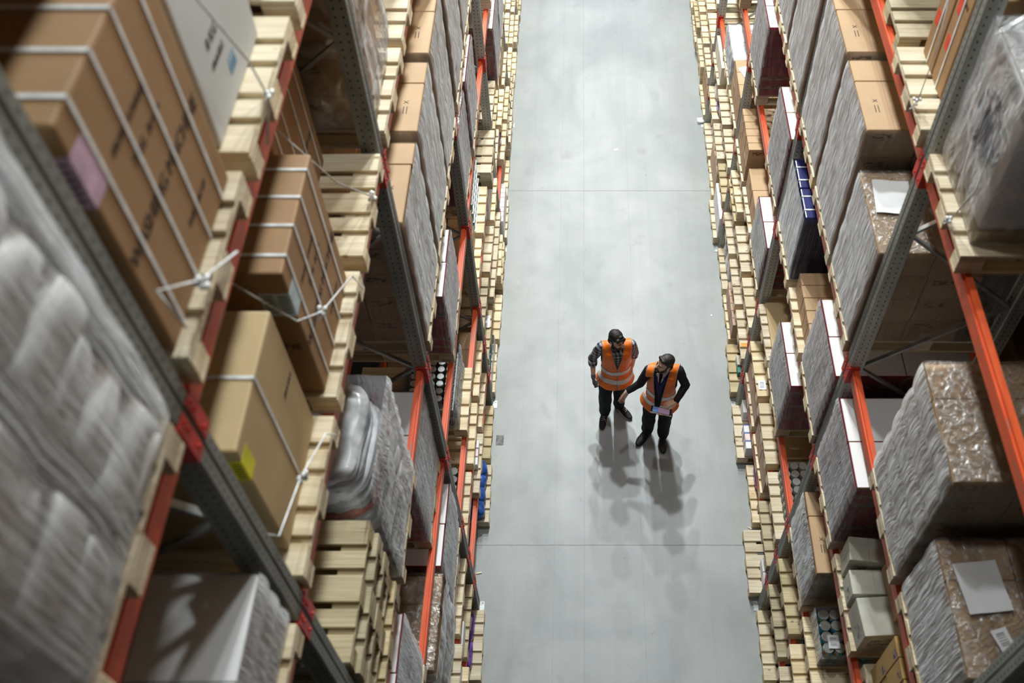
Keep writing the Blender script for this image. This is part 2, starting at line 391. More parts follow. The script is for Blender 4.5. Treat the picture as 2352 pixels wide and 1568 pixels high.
def foot_mesh(mat, w):
    k = ('ft', mat, w)
    if k not in CACHE:
        bm = bmesh.new(); addbox(bm, -.6, .6, -w/2, w/2, 0, .022, .003); CACHE[k] = finish(bm, 'pallet_bottom_board', M[mat])
    return CACHE[k]
def stamp_mesh():
    if 'stamp' not in CACHE:
        bm = bmesh.new(); n = 20
        for i in range(n):
            a0, a1 = 2*PI*i/n, 2*PI*(i+1)/n
            vs = [bm.verts.new((r*.040*math.cos(a), r*.024*math.sin(a), 0)) for r, a in ((1, a0), (1, a1), (.86, a1), (.86, a0))]
            bm.faces.new(vs)
        me = finish(bm, 'stamp_ring', M['stamp']); CACHE['stamp'] = me
    return CACHE['stamp']
def pallet_obj(loc, label, group=None, mat='wood', full=True, stamp=False, rotz=0, yside=-1):
    if full:
        r = obj('pallet', None, None, loc, (0, 0, rotz)); r.empty_display_size = .1
        obj('deck', deck_mesh(mat), r)
        for y, w in ((-.3275, .145), (0, .145), (.3275, .145)):
            wb = w if y == 0 else .1; yb = 0 if y == 0 else (y-.0225 if y < 0 else y+.0225)
            obj('bottom_board', foot_mesh(mat, wb), r, (0, yb, 0))
            for x in (-.5275, 0, .5275): obj('block', block_mesh(mat, wb), r, (x, yb, 0))
        if stamp:
            st = obj('stamp', stamp_mesh(), r, (yside*.5275, -.4235+.0005, .061), (PI/2, 0, 0)); st['label'] = 'oval burnt-in mark on the end block'
            obj('lettering', textmesh('EPAL', .024, 'stamp'), st, (0, 0, .0002))
    else:
        k = ('whole', mat)
        if k not in CACHE:
            bm = bmesh.new()
            for me, offs in ((deck_mesh(mat), [(0, 0)]), (block_mesh(mat, .1), [(x, y) for x in (-.5275, 0, .5275) for y in (-.35, .35)]),
                             (block_mesh(mat, .145), [(x, 0) for x in (-.5275, 0, .5275)]), (foot_mesh(mat, .1), [(0, -.35), (0, .35)]), (foot_mesh(mat, .145), [(0, 0)])):
                for x, y in offs:
                    b2 = bmesh.new(); b2.from_mesh(me); bmesh.ops.translate(b2, verts=b2.verts, vec=(x, y, 0))
                    t = D.meshes.new('t'); b2.to_mesh(t); b2.free(); bm.from_mesh(t); D.meshes.remove(t)
            CACHE[k] = finish(bm, 'pallet_mesh', M[mat])
        r = obj('pallet', CACHE[k], None, loc, (0, 0, rotz))
    return tag(r, label, 'pallet', group)
def pallet(s, what, mat='wood', stamp=False, n=1):
    full = s.y0 < 8.3
    for i in range(n):
        lb = f"{what}, {where(s)}"
        rz = R.uniform(-.012, .012)
        jx, jy = (R.uniform(-.025, .025), R.uniform(-.02, .02)) if n > 1 else (0, 0)
        p = pallet_obj((s.X(.6)+jx, s.y0+.4+jy, s.z+.1445*i), lb, f"pallets stacked in one pile, {where(s)}" if n > 1 else None, mat if n == 1 or i % 3 else 'oldwood', full, stamp and full, rz, -s.sg)
    return s.top + .1445*(n-1)

def stack(s, name, mat, kind, xs, ys, h, layers, u0=.05, v0=.0, descr='', z=None, skip=0, bev=.004, child=None, cat='box', top_only=False):
    """cartons on a pallet: xs / ys are box sizes in depth / along the aisle"""
    z = s.top if z is None else z
    lb = f"{descr}, {where(s)}"; grp = f"{descr}, {where(s)}"
    out = []
    for l in range(layers):
        yy = s.y0 + v0
        order = ys if l % 2 == layers % 2 else list(reversed(ys))
        for iy, dy in enumerate(order):
            u = u0
            for ix, dx in enumerate(xs):
                vis = l == layers-1 or ix == 0 or (iy == 0 and ix < 2) or layers < 3
                if vis and not (l == layers-1 and skip and ix == 0 and iy < skip):
                    j = R.uniform(-.004, .004)
                    o = obj(name, boxmesh(dx-.004, dy-.004, h-.0015, mat, bev), None, (s.X(u+dx/2+j), yy+dy/2, z+l*h+.0005))
                    tag(o, lb, cat, grp)
                    if child and l == layers-1: child(o, dx, dy, h, ix, iy, s)
                    out.append(o)
                u += dx
            yy += dy
    return z + layers*h
def xmark(o, dx, dy, h, ix, iy, s):
    if ix > 0 or iy > 0: return
    k = 'xm'
    if k not in CACHE:
        bm = bmesh.new()
        for a in (.75, -.75):
            q = bmesh.ops.create_cube(bm, size=1, matrix=Matrix.Translation((0, .05, 0)) @ Matrix.Rotation(a, 4, 'Z') @ Matrix.Diagonal((.045, .005, .0006, 1)))
        for x in (-.012, .012):
            bmesh.ops.create_cube(bm, size=1, matrix=Matrix.Translation((x, -.04, 0)) @ Matrix.Diagonal((.006, .08, .0006, 1)))
        CACHE[k] = finish(bm, 'printed_cross', M['ink'])
    p = obj('printed_mark', CACHE[k], o, (s.sg*(-dx*.22), 0, h-.001))
def film(s, u0, u1, v0, v1, z0, z1, layerh=.3, mat='film', amp=.012, label=None, cap=False, over=.0):
    """stretch film wound round a load: a wrinkled sleeve"""
    nu, nv, nz_ = 14, 12, max(8, int((z1-z0)/.05)); bm = bmesh.new()
    g = .006
    a0, a1 = sorted((s.X(u0-g), s.X(u1+g))); b0, b1 = s.y0+v0-g, s.y0+v1+g
    per = [(a0+(a1-a0)*i/nu, b0) for i in range(nu)] + [(a1, b0+(b1-b0)*i/nv) for i in range(nv)] + \
          [(a1-(a1-a0)*i/nu, b1) for i in range(nu)] + [(a0, b1-(b1-b0)*i/nv) for i in range(nv)]
    cx, cy = (a0+a1)/2, (b0+b1)/2; rows = []; sd = R.uniform(0, 99)
    for k in range(nz_+1):
        z = z0+(z1-z0)*k/nz_; row = []
        for (x, y) in per:
            dx, dy = x-cx, y-cy
            nx = dx/(a1-a0)*2; ny = dy/(b1-b0)*2
            e = amp*(noise.noise(Vector((x*4+sd, y*4, z*2.5)))*.7 + .5*noise.noise(Vector((x*11, y*11+sd, z*4)))+.45)
            e += amp*.9*(abs(math.sin(PI*(z-z0)/layerh))**.5-.6)
            if k == nz_ and not cap: e *= .4
            n = Vector((nx if abs(nx) > .99 else 0, ny if abs(ny) > .99 else 0)); n = n.normalized() if n.length else n
            row.append(bm.verts.new((x+n.x*e-cx, y+n.y*e-cy, z-z0)))
        rows.append(row)
    m = len(per)
    for k in range(nz_):
        for i in range(m):
            f = bm.faces.new((rows[k][i], rows[k][(i+1) % m], rows[k+1][(i+1) % m], rows[k+1][i]))
            if mat in ('film', 'filmtray') and i < nu: f.material_index = 2
    if cap:    # crinkled sheet over the top
        G = 12; grid = []
        for i in range(G+1):
            r = []
            for j in range(G+1):
                x = a0+(a1-a0)*i/G; y = b0+(b1-b0)*j/G
                r.append(bm.verts.new((x-cx, y-cy, z1-z0+.006+.010*(1+noise.noise(Vector((x*9+sd, y*9, 0)))))))
            grid.append(r)
        for i in range(G):
            for j in range(G): bm.faces.new((grid[i][j], grid[i+1][j], grid[i+1][j+1], grid[i][j+1])).material_index = 1
    me = finish(bm, 'film_sleeve', [M[mat], M['filmcap'], M['filmend']], True)
    o = obj('stretch_film', me, None, (cx, cy, z0))
    return tag(o, label or f"clear stretch film wound round the load, {where(s)}", 'plastic film')
def paper(s, u, v, w, d, z, rz, mat, label, name='paper_sheet'):
    bm = bmesh.new(); n = 6; g = [[bm.verts.new((w*(i/n-.5), d*(j/n-.5), .003*math.sin(i*1.3+j))) for j in range(n+1)] for i in range(n+1)]
    for i in range(n):
        for j in range(n): bm.faces.new((g[i][j], g[i+1][j], g[i+1][j+1], g[i][j+1]))
    o = obj(name, finish(bm, name, M[mat], True), None, (s.X(u), s.y0+v, z+.006), (0, 0, rz))
    return tag(o, label, 'paper')
def pillow(w, d, h, mat, seedv=0, wr=.012):
    k = ('pil', w, d, h, mat, seedv)
    if k not in CACHE:
        bm = bmesh.new(); bmesh.ops.create_cube(bm, size=2)
        bmesh.ops.subdivide_edges(bm, edges=bm.edges[:], cuts=11, use_grid_fill=True)
        for v in bm.verts:
            c = v.co
            e = 4.0
            r = (abs(c.x)**e+abs(c.y)**e)**(1/e); m_ = max(abs(c.x), abs(c.y))
            f = max(0.0, 1-m_**3.2*.80)
            m_ = max(abs(c.x), abs(c.y), 1e-6); k_ = m_/max(r, 1e-6)
            sx = c.x*k_; sy = c.y*k_
            q = Vector((sx*w/2, sy*d/2, c.z*h/2*(f**.55)))
            nn = noise.noise(Vector((q.x*7+seedv*5, q.y*2.5, q.z*7)))*wr + noise.noise(Vector((q.x*20+seedv, q.y*4, q.z*18)))*wr*.5
            q += Vector((q.x/w, q.y/d, c.z*.7))*nn*1.5
            v.co = q + Vector((0, 0, h/2))
        CACHE[k] = finish(bm, 'soft_bag', M[mat], True)
    return CACHE[k]
def roundmesh(r, h, mats, lidh=.012, seg=16, neck=False):
    k = ('rd', r, h, tuple(mats), neck)
    if k not in CACHE:
        bm = bmesh.new()
        prof = [(0, 0), (r*.92, 0), (r, .006), (r, h*.80 if neck else h-lidh), (r*.86, h-lidh) if neck else (r*.97, h-lidh)]
        rings = [[bm.verts.new((p[0]*math.cos(2*PI*i/seg), p[0]*math.sin(2*PI*i/seg), p[1])) for i in range(seg)] for p in prof[1:]]
        for a, b in zip(rings, rings[1:]):
            for i in range(seg): bm.faces.new((a[i], a[(i+1) % seg], b[(i+1) % seg], b[i]))
        bm.faces.new(rings[0][::-1]); bm.faces.new(rings[-1])
        body = finish(bm, 'round_body', M[mats[0]], True)
        bm = bmesh.new(); rl = r*.88 if neck else r*1.01
        prof = [(rl, h-lidh+.0005), (rl, h-.002), (rl*.93, h), (rl*.86, h), (rl*.84, h-.003)]
        rings = [[bm.verts.new((p[0]*math.cos(2*PI*i/seg), p[0]*math.sin(2*PI*i/seg), p[1])) for i in range(seg)] for p in prof]
        for a, b in zip(rings, rings[1:]):
            for i in range(seg): bm.faces.new((a[i], a[(i+1) % seg], b[(i+1) % seg], b[i]))
        bm.faces.new(rings[0][::-1]); bm.faces.new(rings[-1])
        CACHE[k] = (body, finish(bm, 'round_lid', M[mats[1]]))
    return CACHE[k]
def rounds(s, name, cat, descr, mats, r, h, nx, ny, layers=1, u0=.08, v0=.02, pitch=None, z=None, neck=False, tray=None, lid='lid'):
    pitch = pitch or 2*r+.004; z = s.top if z is None else z
    lb = f"{descr}, {where(s)}"
    body, lidm = roundmesh(r, h, mats, neck=neck)
    for l in range(layers):
        zt = z + l*(h+.012)
        if tray:
            o = obj('tray', boxmesh(nx*pitch+.012, ny*pitch+.012, .008, tray, .002), None, (s.X(u0+nx*pitch/2), s.y0+v0+ny*pitch/2, zt+.0005))
            tag(o, f"thin tray under the {descr.split(' ')[0]} goods, {where(s)}", 'tray', f"trays, {where(s)}"); zt += .0095
        for i in range(nx):
            for j in range(ny):
                if l < layers-1 and i > 0 and j > 0: continue
                o = obj(name, body, None, (s.X(u0+(i+.5)*pitch), s.y0+v0+(j+.5)*pitch, zt+.0005), (0, 0, R.uniform(0, 6)))
                obj(lid, lidm, o); tag(o, lb, cat, lb)
    return z+layers*(h+.012)

# ------------------------------------------------------------------ the racks
def upright_mesh(h):
    k = ('up', h)
    if k not in CACHE:
        # open C profile, ridge down the aisle face, lips at the back
        p = [(-.055, -.035), (-.055, -.06), (.045, -.06), (.05, -.056), (.05, -.012), (.042, -.005), (.042, .005), (.05, .012), (.05, .056), (.045, .06), (-.055, .06), (-.055, .035)]
        t = .0025; bm = bmesh.new(); a = [bm.verts.new((x, y, 0)) for x, y in p]; b = [bm.verts.new((x, y, h)) for x, y in p]
        for i in range(len(p)-1): bm.faces.new((a[i], a[i+1], b[i+1], b[i]))
        bmesh.ops.solidify(bm, geom=bm.faces[:], thickness=t)
        CACHE[k] = finish(bm, 'upright', M['steel'])
    return CACHE[k]
def brace_mesh(p0, p1):
    bm = bmesh.new(); p0 = Vector(p0); p1 = Vector(p1); d = p1-p0
    mt = Matrix.Translation((p0+p1)/2) @ d.to_track_quat('Z', 'Y').to_matrix().to_4x4() @ Matrix.Diagonal((.03, .022, d.length, 1))
    bmesh.ops.create_cube(bm, size=1, matrix=mt); return finish(bm, 'brace', M['galv'])
UPH = 11.5
def frame_proto(side):
    sg = SG[side]; r = obj('rack_frame', None); r.empty_display_size = .2
    f = obj('front_post', upright_mesh(UPH), r, (0, 0, .006), (0, 0, 0 if sg < 0 else PI))
    obj('rear_post', upright_mesh(UPH), r, (sg*1.0, 0, .006), (0, 0, PI if sg < 0 else 0))
    for x in (0, sg*1.0):
        bm = bmesh.new(); addbox(bm, -.085, .085, -.06, .06, 0, .006, .001); 
        for bx in (-.065, .065): addcyl(bm, (bx, .04, .006), (bx, .04, .016), .008, 6)
        obj('base_plate', finish(bm, 'plate', M['galv']), r, (x-(sg*.02 if x == 0 else 0), 0, 0))
    z = .3; k = 0
    while z < UPH-1.0:
        a, b = (sg*.045, 0, z), (sg*.955, 0, z+.75)
        if k % 2: a, b = (sg*.955, 0, z), (sg*.045, 0, z+.75)
        obj('brace', brace_mesh(a, b), r); z += .75; k += 1
    obj('brace', brace_mesh((sg*.045, 0, .25), (sg*.955, 0, .25)), r)
    return r
def copy_tree(o, parent=None):
    c = o.copy(); COL.objects.link(c); c.parent = parent
    for ch in list(o.children): copy_tree(ch, c)
    return c
XP = {'L': -1.25, 'R': 2.10}
for side in 'LR':
    proto = frame_proto(side)
    for b in range(-1, 7):
        o = proto if b == -1 else copy_tree(proto)
        o.location = (XP[side], P0+PITCH*b-.05*0, 0)
        tag(o, f"punched grey steel rack frame, {SDN[side]} rack, {['behind the camera','nearest the camera','second','third','fourth','fifth','sixth','farthest'][b+1]} along the aisle", 'rack frame', f"{SDN[side]} rack frames")
    # beams
    Lb = PITCH-.124
    def beam_part():
        bm = bmesh.new()
        prof = [(0, 0), (.05, 0), (.05, -.035), (.03, -.035), (.03, -.04), (.05, -.045), (.05, -.11), (0, -.11)]
        prof = [(-.025, 0), (.012, 0), (.012, -.022), (.025, -.022), (.025, -.115), (-.025, -.115)]
        a = [bm.verts.new((x, -Lb/2+.012, z)) for x, z in prof]; c = [bm.verts.new((x, Lb/2-.012, z)) for x, z in prof]
        n = len(prof)
        for i in range(n): bm.faces.new((a[i], a[(i+1) % n], c[(i+1) % n], c[i]))
        bm.faces.new(a[::-1]); bm.faces.new(c); bmesh.ops.recalc_face_normals(bm, faces=bm.faces)
        return finish(bm, 'beam', M['orange'])
    if 'beam' not in CACHE:
        CACHE['beam'] = beam_part()
        bm = bmesh.new(); addbox(bm, -.03, .055, -.006, .006, -.17, .03, .001)
        addbox(bm, .0512, .0555, -.055, .006, -.17, .03, .001)
        for z in (-.13, -.03, .01): addcyl(bm, (.0555, -.032, z), (.063, -.032, z), .007, 6)
        CACHE['conn'] = finish(bm, 'conn', M['redbr'])
    bp = obj('rack_beam', CACHE['beam'])
    obj('connector', CACHE['conn'], bp, (0, -Lb/2+.006, 0)); obj('connector', CACHE['conn'], bp, (0, Lb/2-.006, 0), (0, 0, 0), (1, -1, 1))
    first = True
    for row, xo in (('front', .045), ('rear', 1.0)):
        for lv in range(1, 8):
            for b in range(-1, 6):
                if b == -1 and lv < 5: continue
                o = bp if first else copy_tree(bp); first = False
                o.location = (XP[side]+SG[side]*(.0 if row == 'front' else .985), P0+PITCH*(b+.5), LV[lv])
                o.rotation_euler = (0, 0, 0 if (side == 'L') == (row == 'front') else PI)
                tag(o, f"orange steel {row} rack beam, {SDN[side]} rack {LVN[lv]}, {BAYN[b]}", 'rack beam', f"orange {row} beams of the {SDN[side]} rack")

exec_loads = []
# ------------------------------------------------------------------ goods
def wr_stack(s, layers=8, h=.13, mat='red', name='carton', flm=True, u0=.012, descr='white-topped red-sided carton under film', stamp=True, cap=False):
    pallet(s, 'pine pallet under white-topped red cartons', stamp=stamp)
    t = stack(s, 'tray_carton', mat, 'carton', [.575, .575], [.4, .4], h, layers, u0=u0, descr=descr)
    if flm: film(s, u0, u0+1.15, 0, .8, s.top+.002, t-.004, layerh=h, cap=cap, mat='filmtray', amp=.014)
    return t
def bw_stack(s, layers=5, h=.26, u0=.01, mat='brown', fl='film', xs=(.4, .4, .36), ys=(.25, .55), descr='brown carton in film-wrapped stack', cap=False, mark=True, pm='wood'):
    pallet(s, 'pine pallet under film-wrapped brown cartons' if fl else 'pine pallet under loose brown cartons', pm)
    t = stack(s, 'brown_carton', mat, 'carton', list(xs), list(ys), h, layers, u0=u0, descr=descr, child=xmark if mark else None, bev=.006)
    if fl: film(s, u0, u0+sum(xs), 0, sum(ys), s.top+.002, t-.004, layerh=h, mat=fl, cap=cap)
    return t
def strapbox(s, w, d, h, mat, u0=.05, v0=.03, straps=4, descr='', z=None, letters=None, lab=None, bev=.012):
    z = s.top if z is None else z
    o = obj('appliance_carton', boxmesh(w, d, h, mat, bev), None, (s.X(u0+w/2), s.y0+v0+d/2, z+.0005))
    tag(o, f"{descr}, {where(s)}", 'box')
    sg = s.sg
    for i in range(straps):
        y = -d/2 + d*(i+.6)/(straps+.2)
        bm = bmesh.new(); q = .0015; t = .0035
        for (x0, x1, z0, z1) in ((-w/2-t, w/2+t, h+q, h+t), (-w/2-t, -w/2-q, 0.002, h+t), (w/2+q, w/2+t, .002, h+t)):
            addbox(bm, x0, x1, y-.008, y+.008, z0, z1)
        obj('strap', finish(bm, 'strap', M['strap']), o)
    # lettering on the aisle face and the near face
    ax = -sg*(w/2+.0012)
    if letters:
        for (txt, size, zc, yc, m) in letters:
            obj('lettering', textmesh(txt, size, m), o, (ax, yc, zc), (PI/2, 0, -PI/2 if sg > 0 else PI/2))
        t0 = letters[0]
        obj('lettering', textmesh(t0[0], min(t0[1], .06), t0[4]), o, (0, -d/2-.0012, h*.42), (PI/2, 0, 0))
    if lab:
        m, lw, lh, zc = lab
        # label folded round the near aisle corner
        bm = bmesh.new(); t = .0012
        addbox(bm, *(sorted((-sg*(w/2+t), -sg*(w/2-lw)))), -d/2-t, -d/2-t*.3, zc-lh/2, zc+lh/2)
        addbox(bm, *(sorted((-sg*(w/2+t), -sg*(w/2+t*.3)))), -d/2-t, -d/2+lw*.8, zc-lh/2, zc+lh/2)
        l = obj('corner_label', finish(bm, 'lab', M[m]), o)
        l['label'] = {'pink': 'pink delivery label', 'yellow': 'yellow energy label', 'bluelab': 'pale blue delivery label'}.get(m, 'paper label')
        k = ('lines', lw, lh)
        if k not in CACHE:
            bm = bmesh.new()
            for q in range(6):
                for c in range(2): bmesh.ops.create_cube(bm, size=1, matrix=Matrix.Translation((lw*(-.25+.5*c), 0, lh*(.36-.14*q))) @ Matrix.Diagonal((lw*(.36-.05*((q*3+c) % 3)), .0004, lh*.05, 1)))
            CACHE[k] = finish(bm, 'lines', M['ink'])
        obj('printed_lines', CACHE[k], l, (-sg*(w/2-lw*.5), -d/2-t*1.5, zc))
    return o
def wsh(o=None):
    return [('WASHING MACHINE', .075, .36, 0, 'ink'), ('7 KG  A+++', .05, .52, .0, 'ink'), ('FRONT LOADER', .04, .62, -.05, 'ink'), ('THIS SIDE UP', .035, .15, .1, 'ink')]
def knot(s, u, v, z, label, drop=.3):
    pts = [(s.X(u+.05), s.y0+v, z+drop), (s.X(u+.0), s.y0+v+.02, z+drop*.5), (s.X(u-.03), s.y0+v+.03, z+.05), (s.X(u-.02), s.y0+v+.01, z)]
    o = tube('film_tie', pts, .005, 'twine'); return tag(o, label, 'tie')
def twine(s, pts, label):
    o = tube('film_tie', [(s.X(u), s.y0+v, z) for u, v, z in pts], .0045, 'twine'); tag(o, label, 'tie')
    bm = bmesh.new(); u, v, z = pts[len(pts)//2]
    for i in range(5):
        bmesh.ops.create_icosphere(bm, subdivisions=2, radius=.011, matrix=Matrix.Translation((s.X(u)+R.uniform(-.02, .02), s.y0+v+R.uniform(-.02, .02), z+R.uniform(-.015, .015))) @ Matrix.Diagonal((1, 1.5, .8, 1)))
    obj('knot', finish(bm, 'knot', M['twine'], True), o)

# ---- left rack, level 7
s = Slot('L', 7, -1, 2); pallet(s, 'pine pallet under white sacks')
def sacks(s, layers, seed0):
    for l in range(layers):
        for i in range(2):
            for q in range(2):
                if l < layers-1 and q == 1 and i == 1: continue
                off = .06 if l % 2 else 0
                o = obj('sack', pillow(.60, .42, .19, 'sack', (l+i) % 3, .02), None, (s.X(.31+.57*q+R.uniform(-.02, .02)), s.y0+.2+.40*i+(.01 if l % 2 else -.01), s.top+l*.168), (0, 0, R.uniform(.02, .05)))
                tag(o, f"bulging white sack in the wrapped pile, {where(s)}", 'sack', f"white sacks piled under film, {where(s)}")
sacks(s, 7, 0); film(s, 0.0, 1.16, -.02, .8, s.top+.002, s.top+1.16, .5, 'filmthin', .012)
s = Slot('L', 7, -1, 1); pallet(s, 'pine pallet under white sacks'); sacks(s, 6, 3); film(s, 0.0, 1.16, -.02, .8, s.top+.002, s.top+.98, .5, 'filmthin', .012)
s = Slot('L', 7, 0, 0); pallet(s, 'pine pallet under brown washing machine carton')
strapbox(s, .62, .74, .86, 'brownw', .04, .03, 4, 'brown carton with pink corner label', letters=wsh(), lab=('pink', .13, .17, .68))
twine(s, [(.02, .10, s.top+.02), (.0, .03, s.top+.28), (-.02, .22, s.top+.10), (-.02, .5, s.top-.08)], 'twisted clear tie knotted at the brown washing machine carton corner')
s = Slot('L', 7, 0, 1); pallet(s, 'pine pallet under grey printed carton')
strapbox(s, .62, .66, .86, 'greycarton', .10, .02, 0, 'grey printed carton with blue symbols', letters=[('WASH', .12, .62, 0, 'cyan'), ('iiii', .1, .12, 0, 'cyan'), ('8 KG', .06, .3, -.1, 'ink'), ('FRAGILE', .04, .22, -.1, 'ink')])
twine(s, [(.05, .0, s.top+.75), (.0, .25, s.top+.2), (-.01, .3, s.top+.0), (-.01, .15, s.top-.1)], 'twisted clear tie hanging at the grey printed carton')
s = Slot('L', 7, 0, 2); pallet(s, 'pine pallet under amber carton'); strapbox(s, .6, .7, .8, 'tan', .12, .05, 2, 'tan carton strapped on pallet at upper left')
# ---- left rack, level 6
s = Slot('L', 6, -1, 2); pallet(s, 'pine pallet under low white cartons')
t = stack(s, 'carton', 'white', 'carton', [.4, .4, .36], [.4, .4], .16, 3, u0=.03, descr='plain white carton under crinkled film'); film(s, .03, 1.19, 0, .8, s.top+.002, t, .16, 'filmthin', .012)
s = Slot('L', 6, -1, 1); pallet(s, 'pine pallet under low white cartons')
t = stack(s, 'carton', 'white', 'carton', [.4, .4, .36], [.4, .4], .16, 3, u0=.03, descr='plain white carton under crinkled film'); film(s, .03, 1.19, 0, .8, s.top+.002, t, .16, 'filmthin', .012)
s = Slot('L', 6, 0, 0); pallet(s, 'pine pallet under tan appliance carton')
strapbox(s, .58, .66, .82, "tan", .085, .11, 1, 'tan carton with yellow corner label', lab=('yellow', .10, .14, .68), letters=[('FRAGILE', .035, .45, .22, 'ink')])
twine(s, [(.10, -.01, s.top+.42), (.02, .0, s.top+.36), (.0, .3, s.top+.30), (-.015, .62, s.top+.12), (-.02, .7, s.top-.02)], 'twisted film tie across the tan carton front')
s = Slot('L', 6, 0, 1); pallet(s, 'pine pallet under strapped brown appliance carton')
strapbox(s, .62, .72, .86, 'brownw', .06, .03, 4, 'brown strapped carton with blue corner label', letters=wsh(), lab=('bluelab', .13, .15, .66))
twine(s, [(.3, -.01, s.top+.9), (.05, -.012, s.top+.6), (.02, .2, s.top+.4), (.0, .66, s.top+.12), (-.02, .72, s.top-.05)], 'twisted film tie slung across the blue-labelled carton')
s = Slot('L', 6, 0, 2); pallet(s, 'pine pallet with bare front boards')
strapbox(s, .6, .34, .86, 'brownw', .30, .02, 2, 'brown set-back carton, near one', letters=[('KEEP DRY', .05, .3, 0, 'ink')])
strapbox(s, .6, .34, .86, 'brownw', .32, .40, 2, 'brown set-back carton, far one', letters=[('KEEP DRY', .05, .3, 0, 'ink')])
twine(s, [(.29, .1, s.top+.8), (.1, .2, s.top+.35), (.0, .42, s.top+.03), (.0, .5, s.top-.05)], 'twisted film tie running down to the bare pallet front')
s = Slot('L', 6, 1, 0); bw_stack(s, 5, .25, mat='brown', u0=.12, xs=(.36, .36, .34), ys=(.36, .36), descr='brown carton under draped film', fl=None, mark=False)
film(s, .08, 1.17, -.01, .75, s.top+.002, s.top+1.25, .5, 'filmloose', .045, label=f"loose outer film flaring from the load, {where(s)}")
s = Slot('L', 6, 1, 1); pallet(s, 'pine pallet under strapped carton'); strapbox(s, .62, .72, .86, 'tan', .2, .04, 3, 'tan strapped appliance carton at the top edge')
s = Slot('L', 6, 1, 2); bw_stack(s, 5, .26)
# ---- left rack, level 5
s = Slot('L', 5, 0, 0); pallet(s, 'weathered empty pallet in the tall pile', 'oldwood', n=8)
s = Slot('L', 5, 0, 1); pallet(s, 'pine pallet under soft grey and red bundles')
for i, m in enumerate(['greyplastic', 'redplastic', 'greyplastic', 'whiteplastic', 'greyplastic', 'greyplastic', 'redplastic', 'whiteplastic', 'greyplastic', 'redplastic', 'greyplastic', 'whiteplastic', 'greyplastic', 'greyplastic']):
    for q in range(2):
        sh = .02*max(0, i-8)
        o = obj('soft_bundle', pillow(.57-sh*.5, .76-sh, .115, m, (i+q) % 3, .035), None, (s.X(.30+sh*.6+.565*q), s.y0+.40, s.top+.080*i), (R.uniform(-.03, .03), 0, R.uniform(-.04, .04)))
        tag(o, f"soft {m.replace('plastic','')} plastic-bagged bundle in the bulging pile, {where(s)}", 'bundle', f"{m.replace('plastic','')} bundles, {where(s)}")
film(s, .02, 1.16, 0.0, .78, s.top+.002, s.top+1.14, .14, 'film', .028)
for j, (lay) in enumerate((5, 5, 5)):
    s = Slot('L', 5, 1, j, dy=0); bw_stack(s, lay, .26, u0=.012, ys=(.25, .54) if j else (.22, .56))
s = Slot('L', 5, 2, 0); bw_stack(s, 5, .26); s = Slot('L', 5, 2, 1); bw_stack(s, 5, .25, fl='film', cap=True); s = Slot('L', 5, 2, 2); bw_stack(s, 4, .26)
# ---- left rack, level 4
s = Slot('L', 4, 0, 0, .02); wr_stack(s, 8, .125, descr='white-topped carton with grey ends')
s = Slot('L', 4, 0, 2, .07); wr_stack(s, 8, .125)
s = Slot('L', 4, 1, 1, .03); wr_stack(s, 7, .118, 'redyel', descr='white carton with red and yellow ends')
s = Slot('L', 4, 2, 0, .05); wr_stack(s, 7, .125, descr='white carton under heavy crumpled film', cap=True)
s = Slot('L', 4, 2, 1, .03); wr_stack(s, 7, .13)
s = Slot('L', 4, 3, 1); pallet(s, 'pine pallet with a stamped end block', stamp=True); stack(s, 'carton', 'cream', 'c', [.38]*3, [.39, .39], .2, 3, descr='cream carton at the top edge')
# ---- left rack, level 3
s = Slot('L', 3, 0, 1, .0); bw_stack(s, 4, .225, u0=.012, fl=None, descr='brown carton under torn loose film', mark=False)
film(s, .01, 1.18, -.0, .8, s.top+.002, s.top+.91, .5, 'filmloose', .035, label=f"torn loose film over the load, {where(s)}", cap=True)
s = Slot('L', 3, 0, 2, .02); wr_stack(s, 6, .145, descr='white carton with dark red end', u0=.012)
s = Slot('L', 3, 1, 1, .03); pallet(s, 'pine pallet under film-wrapped jars')
rounds(s, 'jar', 'jar', 'lidded glass jar on the wrapped pallet', ('glassy', 'jarlid'), .042, .145, 5, 8, 3, u0=.12, v0=.04, neck=True, tray='greycarton', pitch=.09)
film(s, .10, .62, .02, .78, s.top-.02, s.top+.46, .16, 'filmthin', .02)
s = Slot('L', 3, 2, 0, .04); pallet(s, 'pine pallet under plain brown cartons')
t = stack(s, 'carton', 'brown', 'carton', [.27, .3, .3], [.15, .15, .15, .33], .26, 2, u0=.08, descr='plain brown carton in low unwrapped stack', child=xmark)
s = Slot('L', 3, 2, 1, .03); pallet(s, 'pine pallet under printed cans')
rounds(s, 'can', 'can', 'blue printed can with clear lid', ('can', 'metlid'), .05, .14, 4, 7, 4, u0=.1, v0=.02, tray='greycarton', pitch=.108)
s = Slot('L', 3, 2, 2); pallet(s, 'empty pine pallet in a pile of two', n=2)
s = Slot('L', 3, 3, 0); pallet(s, 'empty pine pallet in the pile of two', stamp=True, n=2)
s = Slot('L', 3, 3, 1, .0); wr_stack(s, 7, .13, u0=.012)
s = Slot('L', 3, 3, 2, .0); bw_stack(s, 4, .27, u0=.012)
s = Slot('L', 3, 4, 0, .0); pallet(s, 'empty pine pallet'); s = Slot('L', 3, 4, 1); bw_stack(s, 3, .3, fl=None)
